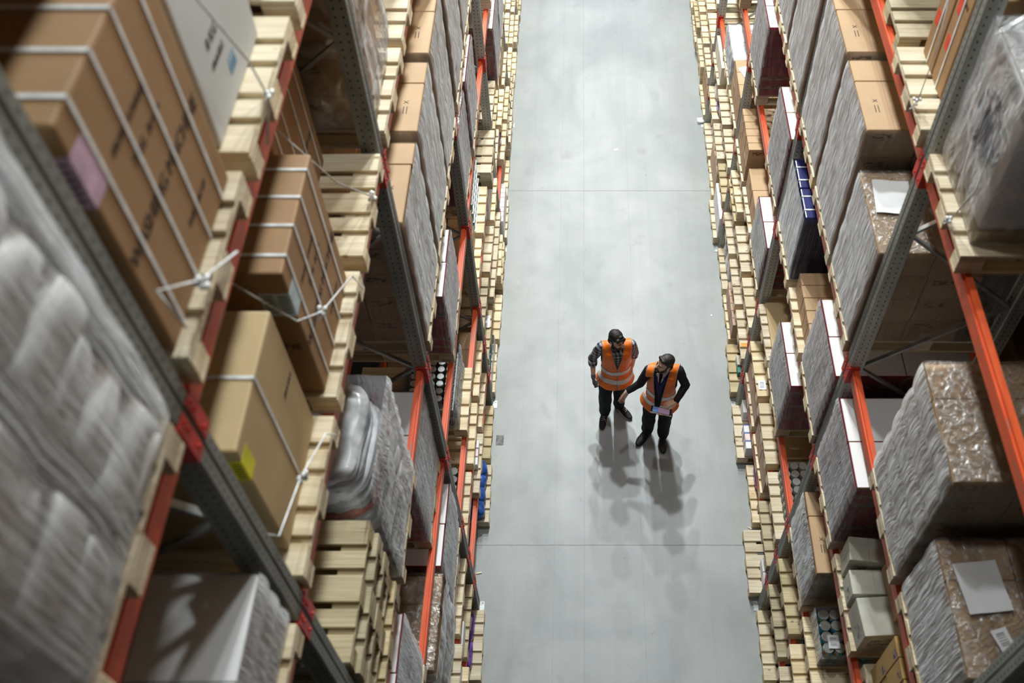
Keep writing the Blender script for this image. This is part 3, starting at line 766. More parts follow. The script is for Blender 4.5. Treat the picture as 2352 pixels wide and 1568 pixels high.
# ---- left rack, level 2
s = Slot('L', 2, 0, 1); pallet(s, 'empty pine pallet near the bottom edge')
s = Slot('L', 2, 0, 2, .03); pallet(s, 'pine pallet under silver bottles')
rounds(s, 'bottle', 'bottle', 'dark bottle with silver cap', ('bottle', 'jarlid'), .045, .2, 4, 7, 1, u0=.1, v0=.05, pitch=.1)
film(s, .07, .52, .03, .78, s.top, s.top+.23, .2, 'filmloose', .02)
s = Slot('L', 2, 1, 0, .04); pallet(s, 'pine pallet under dark bottles')
rounds(s, 'bottle', 'bottle', 'dark teal bottle with white cap', ('bottle', 'lid'), .045, .2, 4, 7, 1, u0=.12, v0=.05, pitch=.1)
for i in range(4): paper(s, .2+.09*(i % 2), .1+.2*i, .1, .09, s.top+.21, 0, 'label', f"white paper label, number {['one','two','three','four'][i]} along from the near end, over dark teal bottles", 'paper_label')
s = Slot('L', 2, 1, 1, .03); pallet(s, 'pine pallet with pale bare boards')
o = rounds(s, 'tub', 'tub', 'round yellow-lidded tub at the back', ('tub', 'ylid'), .09, .12, 2, 2, 1, u0=.55, v0=.1)
s = Slot('L', 2, 1, 2, .03); pallet(s, 'pine pallet under square brown cartons')
stack(s, 'carton', 'brown', 'carton', [.2, .2, .3, .3], [.26, .26, .26], .2, 1, u0=.06, descr='square brown carton in single layer', child=xmark)
s = Slot('L', 2, 2, 0, .02); pallet(s, 'empty weathered pallet', 'oldwood')
s = Slot('L', 2, 2, 1, .0); pallet(s, 'pine pallet under white rolls')
rounds(s, 'roll', 'roll', 'white roll standing on end', ('lid', 'lid'), .055, .22, 5, 6, 1, u0=.1, v0=.04, pitch=.12)
s = Slot('L', 2, 2, 2, .0); pallet(s, 'pine pallet under flat white cartons')
stack(s, 'carton', 'whitep', 'carton', [.3, .3, .4], [.25, .28, .26], .17, 2, u0=.05, descr='white carton with small black print')
s = Slot('L', 2, 3, 0, .03); pallet(s, 'pine pallet under purple bag')
s2 = s
for i in range(2):
    o = obj('bag', pillow(.42, .36, .16, 'purple', i), None, (s.X(.3), s.y0+.2+.38*i, s.top+.002), (0, 0, .1)); tag(o, f"shiny purple bag, {'near' if i==0 else 'far'} one, {where(s)}", 'bag')
s = Slot('L', 2, 3, 1, .0); pallet(s, 'empty pine pallet'); s = Slot('L', 2, 3, 2, .0); pallet(s, 'pine pallet under long tan carton')
stack(s, 'carton', 'tan', 'carton', [.5, .5], [.78], .28, 1, u0=.04, descr='long flat-topped tan carton')
for j in range(3):
    s = Slot('L', 2, 4, j); pallet(s, 'empty pine pallet far along')
# ---- left rack, level 1
s = Slot('L', 1, 0, 1, .0); pallet(s, 'pine pallet under white recycling-marked cartons')
stack(s, 'carton', 'white', 'carton', [.28, .28, .3], [.26, .26, .26], .26, 1, u0=.06, descr='white carton with grey recycling arrows')
s = Slot('L', 1, 0, 2, .02); pallet(s, 'weathered pallet beside a white crate', 'oldwood')
o = obj('crate', boxmesh(.25, .3, .2, 'white', .02), None, (s.X(.16), s.y0+.16, s.top+.001)); tag(o, f"rounded white plastic crate at pallet end, {where(s)}", 'crate')
s = Slot('L', 1, 1, 1, .02); pallet(s, 'tan-boarded pallet beside pink box')
for i, m in enumerate(('white', 'pinkpaper', 'white')):
    o = obj('carton', boxmesh(.18, .1, .12, m), None, (s.X(.12), s.y0+.35+.115*i, s.top+.001)); tag(o, f"small {'pale pink' if i==1 else 'white'} box, {['nearest','middle','farthest'][i]} of three, {where(s)}", 'box')
s = Slot('L', 1, 1, 2, .04); pallet(s, 'pale empty pallet'); 
s = Slot('L', 1, 2, 0, .02); pallet(s, 'empty weathered pallet with white label', 'oldwood'); paper(s, .06, .6, .09, .2, s.top, 0, 'label', 'white paper label lying on weathered pallet, left rack')
s = Slot('L', 1, 2, 1, .0); pallet(s, 'empty pale pallet', n=2); s = Slot('L', 1, 2, 2, .0); pallet(s, 'empty pale pallet')
s = Slot('L', 1, 3, 1, .0); pallet(s, 'pine pallet under purple bag')
o = obj('bag', pillow(.36, .5, .2, 'purple', 2), None, (s.X(.24), s.y0+.4, s.top+.002)); tag(o, f"plump violet bag, {where(s)}", 'bag')
s = Slot('L', 1, 3, 2); pallet(s, 'empty pine pallet'); s = Slot('L', 1, 3, 0, .15)
for j in range(3): s = Slot('L', 1, 4, j); pallet(s, 'empty pine pallet far along')
# ---- left rack, floor
s = Slot('L', 0, 0, 2, -.05); pallet(s, 'floor pallet with purple packs')
for i in range(2):
    o = obj('bag', pillow(.12, .3, .12, 'purple', 1), None, (s.X(.16), s.y0+.25+.32*i, s.top+.002)); tag(o, f"small purple pack, {'near' if i==0 else 'far'} one, left floor pallet", 'bag')
s = Slot('L', 0, 1, 1, -.03); pallet(s, 'floor pallet under blue packs')
for i in range(4):
    o = obj('pack', pillow(.26, .22, .16, 'bluebag', i % 3), None, (s.X(.18), s.y0+.13+.185*i, s.top+.002), (0, 0, R.uniform(-.2, .2))); tag(o, f"blue plastic pack, number {['one','two','three','four'][i]} from the near end, left floor pallet", 'pack')
s = Slot('L', 0, 1, 2, .0); pallet(s, 'floor pallet with film on top', 'oldwood'); stack(s, 'carton', 'brown', 'c', [.4, .4], [.38, .38], .15, 1, u0=.2, descr='low brown carton on floor pallet')
s = Slot('L', 0, 2, 0, .0); pallet(s, 'floor pallet under wrapped blue cans')
rounds(s, 'can', 'can', 'silver-topped blue can on floor pallet', ('can', 'metlid'), .045, .2, 3, 7, 1, u0=.06, v0=.04, pitch=.1); film(s, .04, .4, .02, .78, s.top, s.top+.23, .2, 'filmloose', .015)
s = Slot('L', 0, 2, 1, -.02); pallet(s, 'floor pallet under long tan carton'); stack(s, 'carton', 'tan', 'c', [.36, .6], [.78], .42, 1, u0=.1, descr='long tan carton on floor pallet')
s = Slot('L', 0, 2, 2, .0); pallet(s, 'pale floor pallet in a pile of three', n=3)
s = Slot('L', 0, 3, 0, -.03); pallet(s, 'floor pallet under white and pink boxes')
for i in range(8):
    m = 'pinkpaper' if i in (2, 5) else 'white'
    o = obj('carton', boxmesh(.2, .094, .35, m), None, (s.X(.13), s.y0+.05+.1*i, s.top+.001)); tag(o, f"{'pale pink' if m!='white' else 'white'} upright box in the row, {where(s)}", 'box', f"{'pink' if m!='white' else 'white'} boxes in a row, {where(s)}")
s = Slot('L', 0, 3, 1, .0); pallet(s, 'floor pallet under brown carton'); stack(s, 'carton', 'brown', 'c', [.4, .5], [.38, .38], .4, 1, u0=.06, descr='deep brown carton on floor pallet')
s = Slot('L', 0, 3, 2, .0); pallet(s, 'floor pallet under slatted wood', n=4)
s = Slot('L', 0, 4, 0, .0); pallet(s, 'empty floor pallet in a pile of three', n=3); s = Slot('L', 0, 4, 1, .0); stack(s, 'carton', 'brown', 'c', [.4, .5], [.38, .38], .3, 1, u0=.1, descr='brown carton on far floor pallet'); pallet(s, 'floor pallet under brown carton')
s = Slot('L', 0, 4, 2, .0); pallet(s, 'pale floor pallet in a pile of two', n=2)
for j in range(3): s = Slot('L', 0, 5, j); pallet(s, 'far floor pallet', n=2)

# ---- right rack, level 6
s = Slot('R', 6, 0, 2); pallet(s, 'pine pallet under white washing machine')
o = obj('washing_machine', boxmesh(.6, .6, .84, 'white', .02), None, (s.X(.1+.3), s.y0+.14+.3, s.top+.052))
tag(o, 'white front-loading washing machine wrapped in clear film, right rack upper right', 'washing machine')
bm = bmesh.new(); addcyl(bm, (0, 0, 0), (0, 0, .02), .19, 40, .18)
dr = obj('door', finish(bm, 'door', M['navy'], False), o, (-.3005, 0, .46), (0, -PI/2, 0)); dr['label'] = 'round dark blue glass door'
bm = bmesh.new(); bmesh.ops.create_circle(bm, segments=40, radius=.2); 
bm.free()
bm = bmesh.new()
for i in range(40):
    a0, a1 = 2*PI*i/40, 2*PI*(i+1)/40
    q = [bm.verts.new((r_*math.cos(a), r_*math.sin(a), z_)) for r_, a, z_ in ((.215, a0, 0), (.215, a1, 0), (.192, a1, .025), (.192, a0, .025))]; bm.faces.new(q)
obj('door_ring', finish(bm, 'ring', M['galv'], True), dr, (0, 0, .001))
obj('control_panel', boxmesh(.004, .56, .1, 'greycarton', .001), o, (-.303, 0, .72))
o = obj('flat_carton', boxmesh(.66, .66, .05, 'tan', .004), None, (s.X(.1+.3), s.y0+.44, s.top+.001)); tag(o, 'tan carton base under the white washing machine', 'box')
film(s, .07, .73, .1, .78, s.top+.0, s.top+.93, .3, 'filmloose', .015, cap=True)
twine(s, [(.1, .4, s.top+.7), (.03, .2, s.top+.3), (-.01, .25, s.top+.02), (-.01, .3, s.top-.06)], 'film tie knotted at the washing machine pallet')
s = Slot('R', 6, 1, 0); pallet(s, 'pine pallet under red-stickered brown cartons')
for i in range(3):
    o = strapbox(s, .5, .235, .86, 'brownw', .16, .02+.25*i, 1, f"red-stickered upright carton, {['near','middle','far'][i]} one", letters=[('FRAGILE', .04, .6, 0, 'ink')])
    for zc in (.3, .55):
        bm = bmesh.new(); bmesh.ops.create_cube(bm, size=1, matrix=Matrix.Diagonal((.0015, .06, .1, 1)))
        obj('sticker', finish(bm, 'st', M['redlab']), o, (-(.25+.0015), .05, zc))
twine(s, [(.15, .7, s.top+.85), (.05, .3, s.top+.4), (.0, .2, s.top+.05), (-.01, .25, s.top-.05)], 'film tie slanting down the red-stickered cartons')
s = Slot('R', 6, 1, 1, .05); pallet(s, 'weathered pallet with bare front boards', 'oldwood', n=1)
strapbox(s, .5, .7, .7, 'greycarton', .55, .05, 1, 'grey appliance carton set far back')
s = Slot('R', 6, 1, 2); bw_stack(s, 5, .26)
# ---- right rack, level 5
s = Slot('R', 5, 0, 0, .02); t = bw_stack(s, 3, .25, u0=.012, cap=True, descr='brown carton under dark glossy film', mark=False)
paper(s, .2, .5, .25, .3, t+.02, .1, 'label', 'crumpled white delivery note under film, right rack lower right'); paper(s, .24, .2, .09, .12, t+.02, .3, 'barcode', 'small barcode label on wrapped stack, right rack lower right', 'paper_label')
s = Slot('R', 5, 0, 1, .0); t = bw_stack(s, 5, .25, u0=.012, cap=False, fl=None, descr='brown carton in heavy film', mark=False)
film(s, .01, 1.18, -.0, .8, s.top+.002, s.top+1.255, .25, 'film', .016, label=f"heavy film with a gathered tail, {where(s)}", cap=True)
s = Slot('R', 5, 1, 0, .0); t = bw_stack(s, 4, .25, u0=.012, cap=True, descr='brown carton under glossy film, paper on top', mark=False)
paper(s, .19, .52, .26, .33, t+.02, -.08, 'label', 'large white printed sheet on wrapped stack, right rack'); paper(s, .18, .14, .08, .12, t+.02, .5, 'barcode', 'small barcode label on wrapped stack beside the large sheet', 'paper_label')
s = Slot('R', 5, 1, 1); bw_stack(s, 5, .262, u0=.012); s = Slot('R', 5, 1, 2); bw_stack(s, 5, .262, u0=.012); s = Slot('R', 5, 2, 0); bw_stack(s, 5, .25, u0=.012); s = Slot('R', 5, 2, 1); bw_stack(s, 5, .25, u0=.012); s = Slot('R', 5, 2, 2); bw_stack(s, 4, .25, u0=.012)
# ---- right rack, level 4
s = Slot('R', 4, 0, 0, .1); pallet(s, 'pine pallet under amber trays')
stack(s, 'tray_carton', 'trayblue', 'c', [.5, .5], [.15]*5, .36, 2, u0=.04, descr='amber board tray with blue stripe')
s = Slot('R', 4, 0, 1, .02); pallet(s, 'pine pallet under dusty white cartons')
def one(s, name, mat, w, d, h, u, v, z, rz, label, cat='box', rx=0, bev=.005):
    o = obj(name, boxmesh(w, d, h, mat, bev), None, (s.X(u), s.y0+v, z+.001), (rx, 0, rz)); return tag(o, label, cat)
one(s, 'carton', 'oldwhite', .44, .30, .30, .25, .16, s.top, .06, 'dusty white carton at pallet near end, right rack lower')
one(s, 'carton', 'oldwhite', .36, .20, .24, .2, .45, s.top, .0, 'dusty white carton in the middle with barcode flap')
one(s, 'carton', 'oldwhite', .30, .20, .32, .18, .68, s.top, -.1, 'smallest dusty white carton at pallet far end')
one(s, 'carton', 'oldwhite', .34, .28, .36, .56, .64, s.top, .0, 'dark dusty carton behind the white ones')
one(s, 'carton', 'brown', .20, .42, .2, .36, .32, s.top+.305, .04, 'long brown carton with handwriting lying on dusty white cartons')
s = Slot('R', 4, 0, 2, .0); wr_stack(s, 7, .13, u0=.012, descr='white carton with deep red end')
s = Slot('R', 4, 1, 0, .0); wr_stack(s, 7, .13, u0=.012, descr='white carton with crimson end')
s = Slot('R', 4, 1, 1, .0); pallet(s, 'pine pallet under row of brown cartons')
stack(s, 'carton', 'brown', 'c', [.3, .3, .3], [.155]*5, .25, 1, u0=.06, descr='brown carton in row of five', bev=.005)
s = Slot('R', 4, 1, 2, .0); pallet(s, 'pine pallet under navy appliance cartons')
for i in range(2):
    strapbox(s, .56, .385, .86, 'navy', .03, .01+.395*i, 2, f"navy blue carton, {'near' if i==0 else 'far'} one", letters=[('A', .1, .6, 0, 'cyan')] if i else [('6', .06, .62, .1, 'cyan'), ('the', .06, .54, .1, 'cyan'), ('Active', .05, .46, .08, 'cyan')])
film(s, .02, .62, .0, .8, s.top, s.top+.86, .4, 'film', .008)
s = Slot('R', 4, 2, 0, .0); wr_stack(s, 7, .132, u0=.012, descr='white carton with bright red end')
s = Slot('R', 4, 2, 2, .0); wr_stack(s, 7, .132, u0=.012, descr='white-topped carton with red side')
s = Slot('R', 4, 3, 1, .0); pallet(s, 'dark pine pallet near the top edge', 'oldwood'); stack(s, 'carton', 'brown', 'c', [.4, .4], [.39, .39], .2, 2, descr='brown carton near top edge')
# ---- right rack, level 3
s = Slot('R', 3, 0, 1, .0); pallet(s, 'pine pallet under tray of cans')
rounds(s, 'can', 'can', 'tin can in shrink-wrapped tray', ('can', 'metlid'), .047, .12, 2, 4, 2, u0=.08, v0=.36, tray='greycarton', pitch=.1)
rounds(s, 'can', 'can', 'tin can in the rear tray', ('can', 'metlid'), .047, .12, 2, 4, 2, u0=.34, v0=.36, tray='greycarton', pitch=.1)
film(s, .07, .29, .35, .77, s.top+.01, s.top+.27, .13, 'film', .004)
paper(s, .18, .46, .1, .12, s.top+.268, 0, 'barcode', 'white barcode label on tray of tin cans', 'paper_label')
s = Slot('R', 3, 0, 2, .0); bw_stack(s, 3, .24, u0=.012, xs=(.3, .4, .4), descr='brown carton under thick bright film', fl=None)
film(s, .01, 1.17, -.0, .8, s.top+.002, s.top+.71, .24, 'film', .02)
s = Slot('R', 3, 1, 1, .0); wr_stack(s, 7, .115, u0=.012, descr='white carton with dark red side')
s = Slot('R', 3, 1, 2, .0); pallet(s, 'pine pallet under brown sheet and bags'); one(s, 'board_sheet', 'tan', .62, .78, .03, .38, .4, s.top, 0, 'flat tan board sheet carrying two blue bags', 'board', 0, .002)
for i in range(2):
    o = obj('bag', pillow(.13, .46, .12, 'bluebag', i), None, (s.X(.40+.14*i), s.y0+.42+.03*i, s.top+.033), (0, 0, .22)); tag(o, f"blue and yellow bag on tan sheet, {'nearer the aisle' if i==0 else 'farther back'}", 'bag')
    b2 = obj('printed_band', pillow(.08, .18, .02, 'bagyel', i), o, (0, .04, .105)); b2['label'] = 'yellow printed band'
one(s, 'carton', 'navy', .3, .4, .12, .9, .5, s.top, 0, 'dark navy carton behind the blue bags')
s = Slot('R', 3, 2, 0, .0); wr_stack(s, 6, .118, u0=.012, descr='white carton, red edge, glossy film')
s = Slot('R', 3, 2, 1, .0); pallet(s, 'pine pallet under two brown cartons'); stack(s, 'carton', 'brown', 'c', [.4, .5], [.39, .4], .32, 1, u0=.04, descr='brown carton marked with a cross', child=xmark)
s = Slot('R', 3, 2, 2, .0); pallet(s, 'pine pallet under brown cartons'); stack(s, 'carton', 'brown', 'c', [.42, .4], [.13]*6, .26, 2, u0=.02, descr='narrow brown carton in row of six')
s = Slot('R', 3, 3, 0, .0); pallet(s, 'pine pallet under brown cartons with paper'); t = stack(s, 'carton', 'brown', 'c', [.42, .4], [.26, .26, .27], .25, 2, u0=.02, descr='brown carton below white paper')
paper(s, .2, .55, .26, .2, t, .3, 'label', 'white paper sheet lying on brown cartons, far right rack')
s = Slot('R', 3, 3, 1, .0); pallet(s, 'pine pallet under wrapped white cartons'); t = stack(s, 'carton', 'white', 'c', [.4, .4], [.4, .4], .2, 2, u0=.03, descr='white carton in crinkled film'); film(s, .02, .84, 0, .8, s.top, t, .2, 'filmloose', .02, cap=True)
s = Slot('R', 3, 4, 0, .0); pallet(s, 'empty pine pallet')
# ---- right rack, level 2
s = Slot('R', 2, 0, 1, .0); pallet(s, 'whitish pallet at the bottom edge', 'wood')
s = Slot('R', 2, 0, 2, .0); pallet(s, 'weathered pallet under loose goods', 'oldwood'); 
s = Slot('R', 2, 1, 0, .0); pallet(s, 'pine pallet under white-lidded tubs')
rounds(s, 'tub', 'tub', 'grey tub with round white lid', ('tub', 'lid'), .043, .12, 5, 8, 2, u0=.10, v0=.02, pitch=.095)
s = Slot('R', 2, 1, 1, .0); pallet(s, 'pine pallet under tan sheet'); one(s, 'board_sheet', 'tan', .9, .74, .05, .6, .4, s.top, 0, 'shaded tan sheet on pallet beside the tubs', 'board')
s = Slot('R', 2, 1, 2, .0); pallet(s, 'pine pallet beside green box'); one(s, 'carton', 'green', .1, .3, .12, .2, .62, s.top, 0, 'dark green box with white label on pallet')
paper(s, .07, .15, .09, .13, s.top, 0, 'barcode', 'white label near the end of the green-box pallet', 'paper_label')
s = Slot('R', 2, 2, 0, .0); pallet(s, 'wide pale empty pallet')
s = Slot('R', 2, 2, 1, .0); pallet(s, 'pale pallet with red-edged box'); one(s, 'carton', 'red', .3, .5, .12, .32, .5, s.top, 0, 'flat white box with red edge on pale pallet')
s = Slot('R', 2, 2, 2, .0); pallet(s, 'knotty empty pallet in a pile of two', n=2, stamp=True)
s = Slot('R', 2, 3, 0, .0); pallet(s, 'pine pallet with dark bag'); o = obj('bag', pillow(.3, .4, .12, 'darkplastic', 1), None, (s.X(.35), s.y0+.45, s.top+.002)); tag(o, 'dark plastic bag on pallet, far right rack', 'bag')
s = Slot('R', 2, 3, 1, .0); pallet(s, 'short-boarded empty pallet')
s = Slot('R', 2, 3, 2, .0); pallet(s, 'pine pallet under cream cartons'); stack(s, 'carton', 'cream', 'c', [.3, .4], [.4, .4], .3, 1, u0=.03, descr='cream carton')
for j in range(3): s = Slot('R', 2, 4, j); pallet(s, 'empty pine pallet far along')
# ---- right rack, level 1
s = Slot('R', 1, 0, 1, .0); pallet(s, 'shaded pine pallet')
s = Slot('R', 1, 0, 2, .0); pallet(s, 'weathered pallet beside dark bottles', 'oldwood')
rounds(s, 'bottle', 'bottle', 'dark blue bottle', ('bottle', 'bottle'), .045, .22, 2, 7, 1, u0=.24, v0=.05, pitch=.1)
s = Slot('R', 1, 1, 0, .0); pallet(s, 'shaded weathered pallet', 'oldwood')
s = Slot('R', 1, 1, 1, .03); pallet(s, 'pine pallet under two tan cartons'); stack(s, 'carton', 'pinkbrown', 'c', [.3, .4], [.39, .39], .3, 1, u0=.02, descr='flat-topped tan carton')
s = Slot('R', 1, 1, 2, .03); pallet(s, 'pine pallet under tan cartons'); stack(s, 'carton', 'pinkbrown', 'c', [.3, .4], [.39, .39], .3, 1, u0=.02, descr='pale tan carton')
s = Slot('R', 1, 2, 0, .0); pallet(s, 'pale pallet with orange tag'); one(s, 'tag', 'orangetag', .14, .06, .004, .08, .22, s.top, 0, 'orange tag on a pale pallet', 'tag', 0, 0)
s = Slot('R', 1, 2, 1, .0); pallet(s, 'pale empty pallet')
s = Slot('R', 1, 2, 2, .0); pallet(s, 'pine pallet under crumpled silver film'); 
for i in range(3):
    o = obj('bag', pillow(.3, .28, .18, 'whiteplastic' if i != 1 else 'darkplastic', i, .03), None, (s.X(.25), s.y0+.15+.25*i, s.top+.002)); tag(o, f"crumpled {'silver-white' if i!=1 else 'dark'} film bundle, {['near','middle','far'][i]} one, right rack", 'bundle')
s = Slot('R', 1, 3, 0, .0); pallet(s, 'pine pallet with scraps', 'oldwood')
s = Slot('R', 1, 3, 1, .0); pallet(s, 'pine pallet under blue-grey bag'); o = obj('bag', pillow(.3, .5, .2, 'greyplastic', 1), None, (s.X(.25), s.y0+.4, s.top+.002)); tag(o, 'blue-grey bag, far right rack', 'bag')
s = Slot('R', 1, 3, 2, .0); pallet(s, 'pine pallet under violet-white bags')
for i in range(2): o = obj('bag', pillow(.26, .36, .2, 'whiteplastic' if i else 'purple', i), None, (s.X(.2), s.y0+.2+.36*i, s.top+.002)); tag(o, f"{'violet' if not i else 'white'} bag, far right rack level one", 'bag')
s = Slot('R', 1, 4, 0, .0); pallet(s, 'pine pallet under yellow rolls'); rounds(s, 'roll', 'roll', 'pale yellow roll standing on end', ('tub', 'ylid'), .05, .3, 2, 7, 1, u0=.08, v0=.03, pitch=.108)
s = Slot('R', 1, 4, 1, .0); pallet(s, 'pine pallet under grey goods'); one(s, 'carton', 'greycarton', .3, .6, .25, .3, .4, s.top, 0, 'grey wrapped carton, far right rack')
s = Slot('R', 1, 4, 2, .0); pallet(s, 'pale far pallet')
# ---- right rack, floor
s = Slot('R', 0, 0, 2, -.02); pallet(s, 'shaded floor pallet'); s = Slot('R', 0, 0, 1, -.02); pallet(s, 'shaded floor pallet')
s = Slot('R', 0, 1, 0, -.08); pallet(s, 'bright floor pallet with white box')
for i in range(2): one(s, 'carton', 'whitep', .1, .17, .16, .2, .1+.18*i, s.top, 0, f"small white box on bright floor pallet, {'near' if i==0 else 'far'} one")
s = Slot('R', 0, 1, 1, .05); pallet(s, 'floor pallet under purple bag'); o = obj('bag', pillow(.2, .36, .16, 'purple', 1), None, (s.X(.16), s.y0+.58, s.top+.002)); tag(o, 'glossy purple bag on right floor pallet', 'bag')
s = Slot('R', 0, 1, 2, -.05); pallet(s, 'floor pallet with blue-banded boxes')
for i, m in enumerate(('white', 'pinkpaper', 'white')):
    o = one(s, 'carton', m, .17, .115, .2, .17, .08+.12*i, s.top, 0, f"blue-banded {'pink' if i==1 else 'white'} box on right floor pallet, {['near','middle','far'][i]}")
    obj('band', boxmesh(.175, .012, .203, 'bluestrap', 0), o, (0, .05, 0))
one(s, 'carton', 'whitep', .15, .2, .2, .18, .66, s.top, 0, 'single white carton with black print on right floor pallet')
s = Slot('R', 0, 2, 0, -.04); pallet(s, 'grey weathered floor pallet', 'oldwood'); one(s, 'carton', 'green', .16, .1, .1, .18, .3, s.top, 0, 'green-ended box on grey floor pallet'); one(s, 'carton', 'oldwhite', .14, .16, .13, .17, .44, s.top, 0, 'grey box with white top on floor pallet')
s = Slot('R', 0, 2, 1, .0); pallet(s, 'floor pallet under flat brown cartons'); stack(s, 'carton', 'pinkbrown', 'c', [.24, .3], [.13]*6, .3, 1, u0=.03, descr='narrow brown floor carton')
s = Slot('R', 0, 2, 2, .0); pallet(s, 'floor pallet under silver film')
for i in range(3): o = obj('bag', pillow(.26, .27, .3, 'whiteplastic' if i % 2 else 'greyplastic', i, .03), None, (s.X(.2), s.y0+.14+.26*i, s.top+.002)); tag(o, f"silver film bundle on right floor pallet, {['near','middle','far'][i]}", 'bundle')
s = Slot('R', 0, 3, 0, -.05); pallet(s, 'floor pallet under white cartons'); stack(s, 'carton', 'white', 'c', [.24, .3], [.19]*4, .4, 1, u0=.05, descr='white floor carton in row of four')
s = Slot('R', 0, 3, 1, .0); pallet(s, 'floor pallet under pinkish cartons'); stack(s, 'carton', 'pinkbrown', 'c', [.26, .3], [.4, .38], .45, 1, u0=.03, descr='pinkish brown floor carton')
s = Slot('R', 0, 3, 2, .0); pallet(s, 'floor pallet with bag'); o = obj('bag', pillow(.3, .5, .3, 'greyplastic', 2), None, (s.X(.25), s.y0+.4, s.top+.002)); tag(o, 'grey bag on far right floor pallet', 'bag')
s = Slot('R', 0, 4, 0, .0); pallet(s, 'floor pallet under brown cartons'); stack(s, 'carton', 'brown', 'c', [.26, .3], [.26]*3, .4, 1, u0=.04, descr='brown far floor carton')
s = Slot('R', 0, 4, 1, .0); pallet(s, 'far floor pallet in a pile of three', n=3); s = Slot('R', 0, 4, 2, .0); pallet(s, 'far floor pallet in a pile of four', n=4)
for j in range(3): s = Slot('R', 0, 5, j); pallet(s, 'farthest floor pallet', n=2)

# ---- neighbouring rack rows seen dimly through the gaps
for side in 'LR':
    for lv, hh in ((4, .95), (5, 1.4), (6, 1.1), (7, 1.2)):
        for b in range(0, 3):
            if lv == 7 and b > 0: continue
            for j in range(3):
                x = XF[side]+SG[side]*(1.5+.6)
                y = P0+PITCH*b+.5+.9*j
                h = hh*R.uniform(.7, 1)
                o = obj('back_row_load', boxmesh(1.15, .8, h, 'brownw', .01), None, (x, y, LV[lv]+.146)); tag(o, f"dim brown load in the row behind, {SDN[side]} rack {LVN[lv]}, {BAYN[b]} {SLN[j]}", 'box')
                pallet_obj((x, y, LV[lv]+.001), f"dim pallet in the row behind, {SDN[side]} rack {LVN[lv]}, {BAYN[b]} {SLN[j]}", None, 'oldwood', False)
            for dx in (.1, 1.05):
                o = obj('back_row_beam', boxmesh(.05, PITCH-.1, .11, 'orange', 0), None, (XF[side]+SG[side]*(1.55+dx), P0+PITCH*(b+.5), LV[lv]-.112)); tag(o, f"orange beam of the row behind, {SDN[side]} rack {LVN[lv]}, {BAYN[b]}, {'front' if dx<.5 else 'rear'} one", 'rack beam')

# the racks go on upwards and onwards above the picture: loads that shade what lies below
for side in 'LR':
    for z, h, bays in ((9.9, 1.0, range(-1, 6)), (8.5, 1.15, range(1, 6) if side == 'L' else range(-1, 6)), (6.95, 1.1, range(2, 6)), (4.86, 1.3, range(3, 6))):
        for b in bays:
            for j in range(3):
                x = XF[side]+SG[side]*.6; y = P0+PITCH*b+.5+.9*j; hh = h*(.8+.2*((b*3+j) % 3)/2)
                o = obj('brown_load', boxmesh(1.15, .8, hh, 'brown', .01), None, (x, y, z+.146)); tag(o, f"brown load high on the {SDN[side]} rack, above the picture", 'box', f"high loads on the {SDN[side]} rack")
                p = pallet_obj((x, y, z+.001), f"pine pallet high on the {SDN[side]} rack, above the picture", f"high pallets on the {SDN[side]} rack", 'wood', False)
    for b in range(-1, 6):
        for dx in (.06, 1.0):
            o = obj('rack_beam', boxmesh(.05, PITCH-.13, .11, 'orange', 0), None, (XP[side]+SG[side]*(dx-.045), P0+PITCH*(b+.5), 9.9-.112)); tag(o, f"topmost orange beam, {SDN[side]} rack, {BAYN[b]}, {'front' if dx<.5 else 'rear'} one", 'rack beam')

# ------------------------------------------------------------------ floor and litter
bm = bmesh.new(); bmesh.ops.create_grid(bm, x_segments=2, y_segments=2, size=1)
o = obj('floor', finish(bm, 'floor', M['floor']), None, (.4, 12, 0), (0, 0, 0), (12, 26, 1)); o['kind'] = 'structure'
# object coordinates must be metres: bake the scale
me = o.data
for v in me.vertices: v.co.x = v.co.x*12+.4; v.co.y = v.co.y*26+12
o.scale = (1, 1, 1); o.location = (0, 0, 0)
def fl(x, y):
    d = math.radians(53)+math.atan((y-784)/2250); Y = H/math.tan(d); dep = Y*math.cos(math.radians(53))+H*math.sin(math.radians(53))
    return (x-1338)/2250*dep, Y
def scrap(name, px, w, d, mat, label, cat, rz=0, h=.004):
    x, y = fl(*px); o = obj(name, boxmesh(w, d, h, mat, 0), None, (x, y, .0005), (0, 0, rz)); tag(o, label, cat)
scrap('paper_scrap', (1415, 344), .07, .05, 'label', 'white paper scrap on the floor mid-aisle, far from the men', 'litter', .4)
scrap('wood_splinter', (1100, 1316), .07, .014, 'wood', 'pale wood splinter on the floor by the left rack', 'litter', .2, .01)
scrap('wood_splinter', (1722, 1213), .05, .01, 'wood', 'tiny pale splinter on the floor by the right rack', 'litter', -.5, .01)
scrap('paper_scrap', (1634, 724), .02, .03, 'label', 'tiny white scrap on the floor by the right rack', 'litter', .3)
scrap('floor_patch', (1148, 1011), .1, .15, 'patch', 'grey worn rectangular patch on floor beside the left rack', 'floor mark', 0, .0015)
x, y = fl(1612, 279)
o = obj('film_scrap', pillow(.14, .12, .04, 'whiteplastic', 5, .03), None, (x, y, .001)); tag(o, 'crumpled clear film scrap on the floor by the far right rack', 'litter')

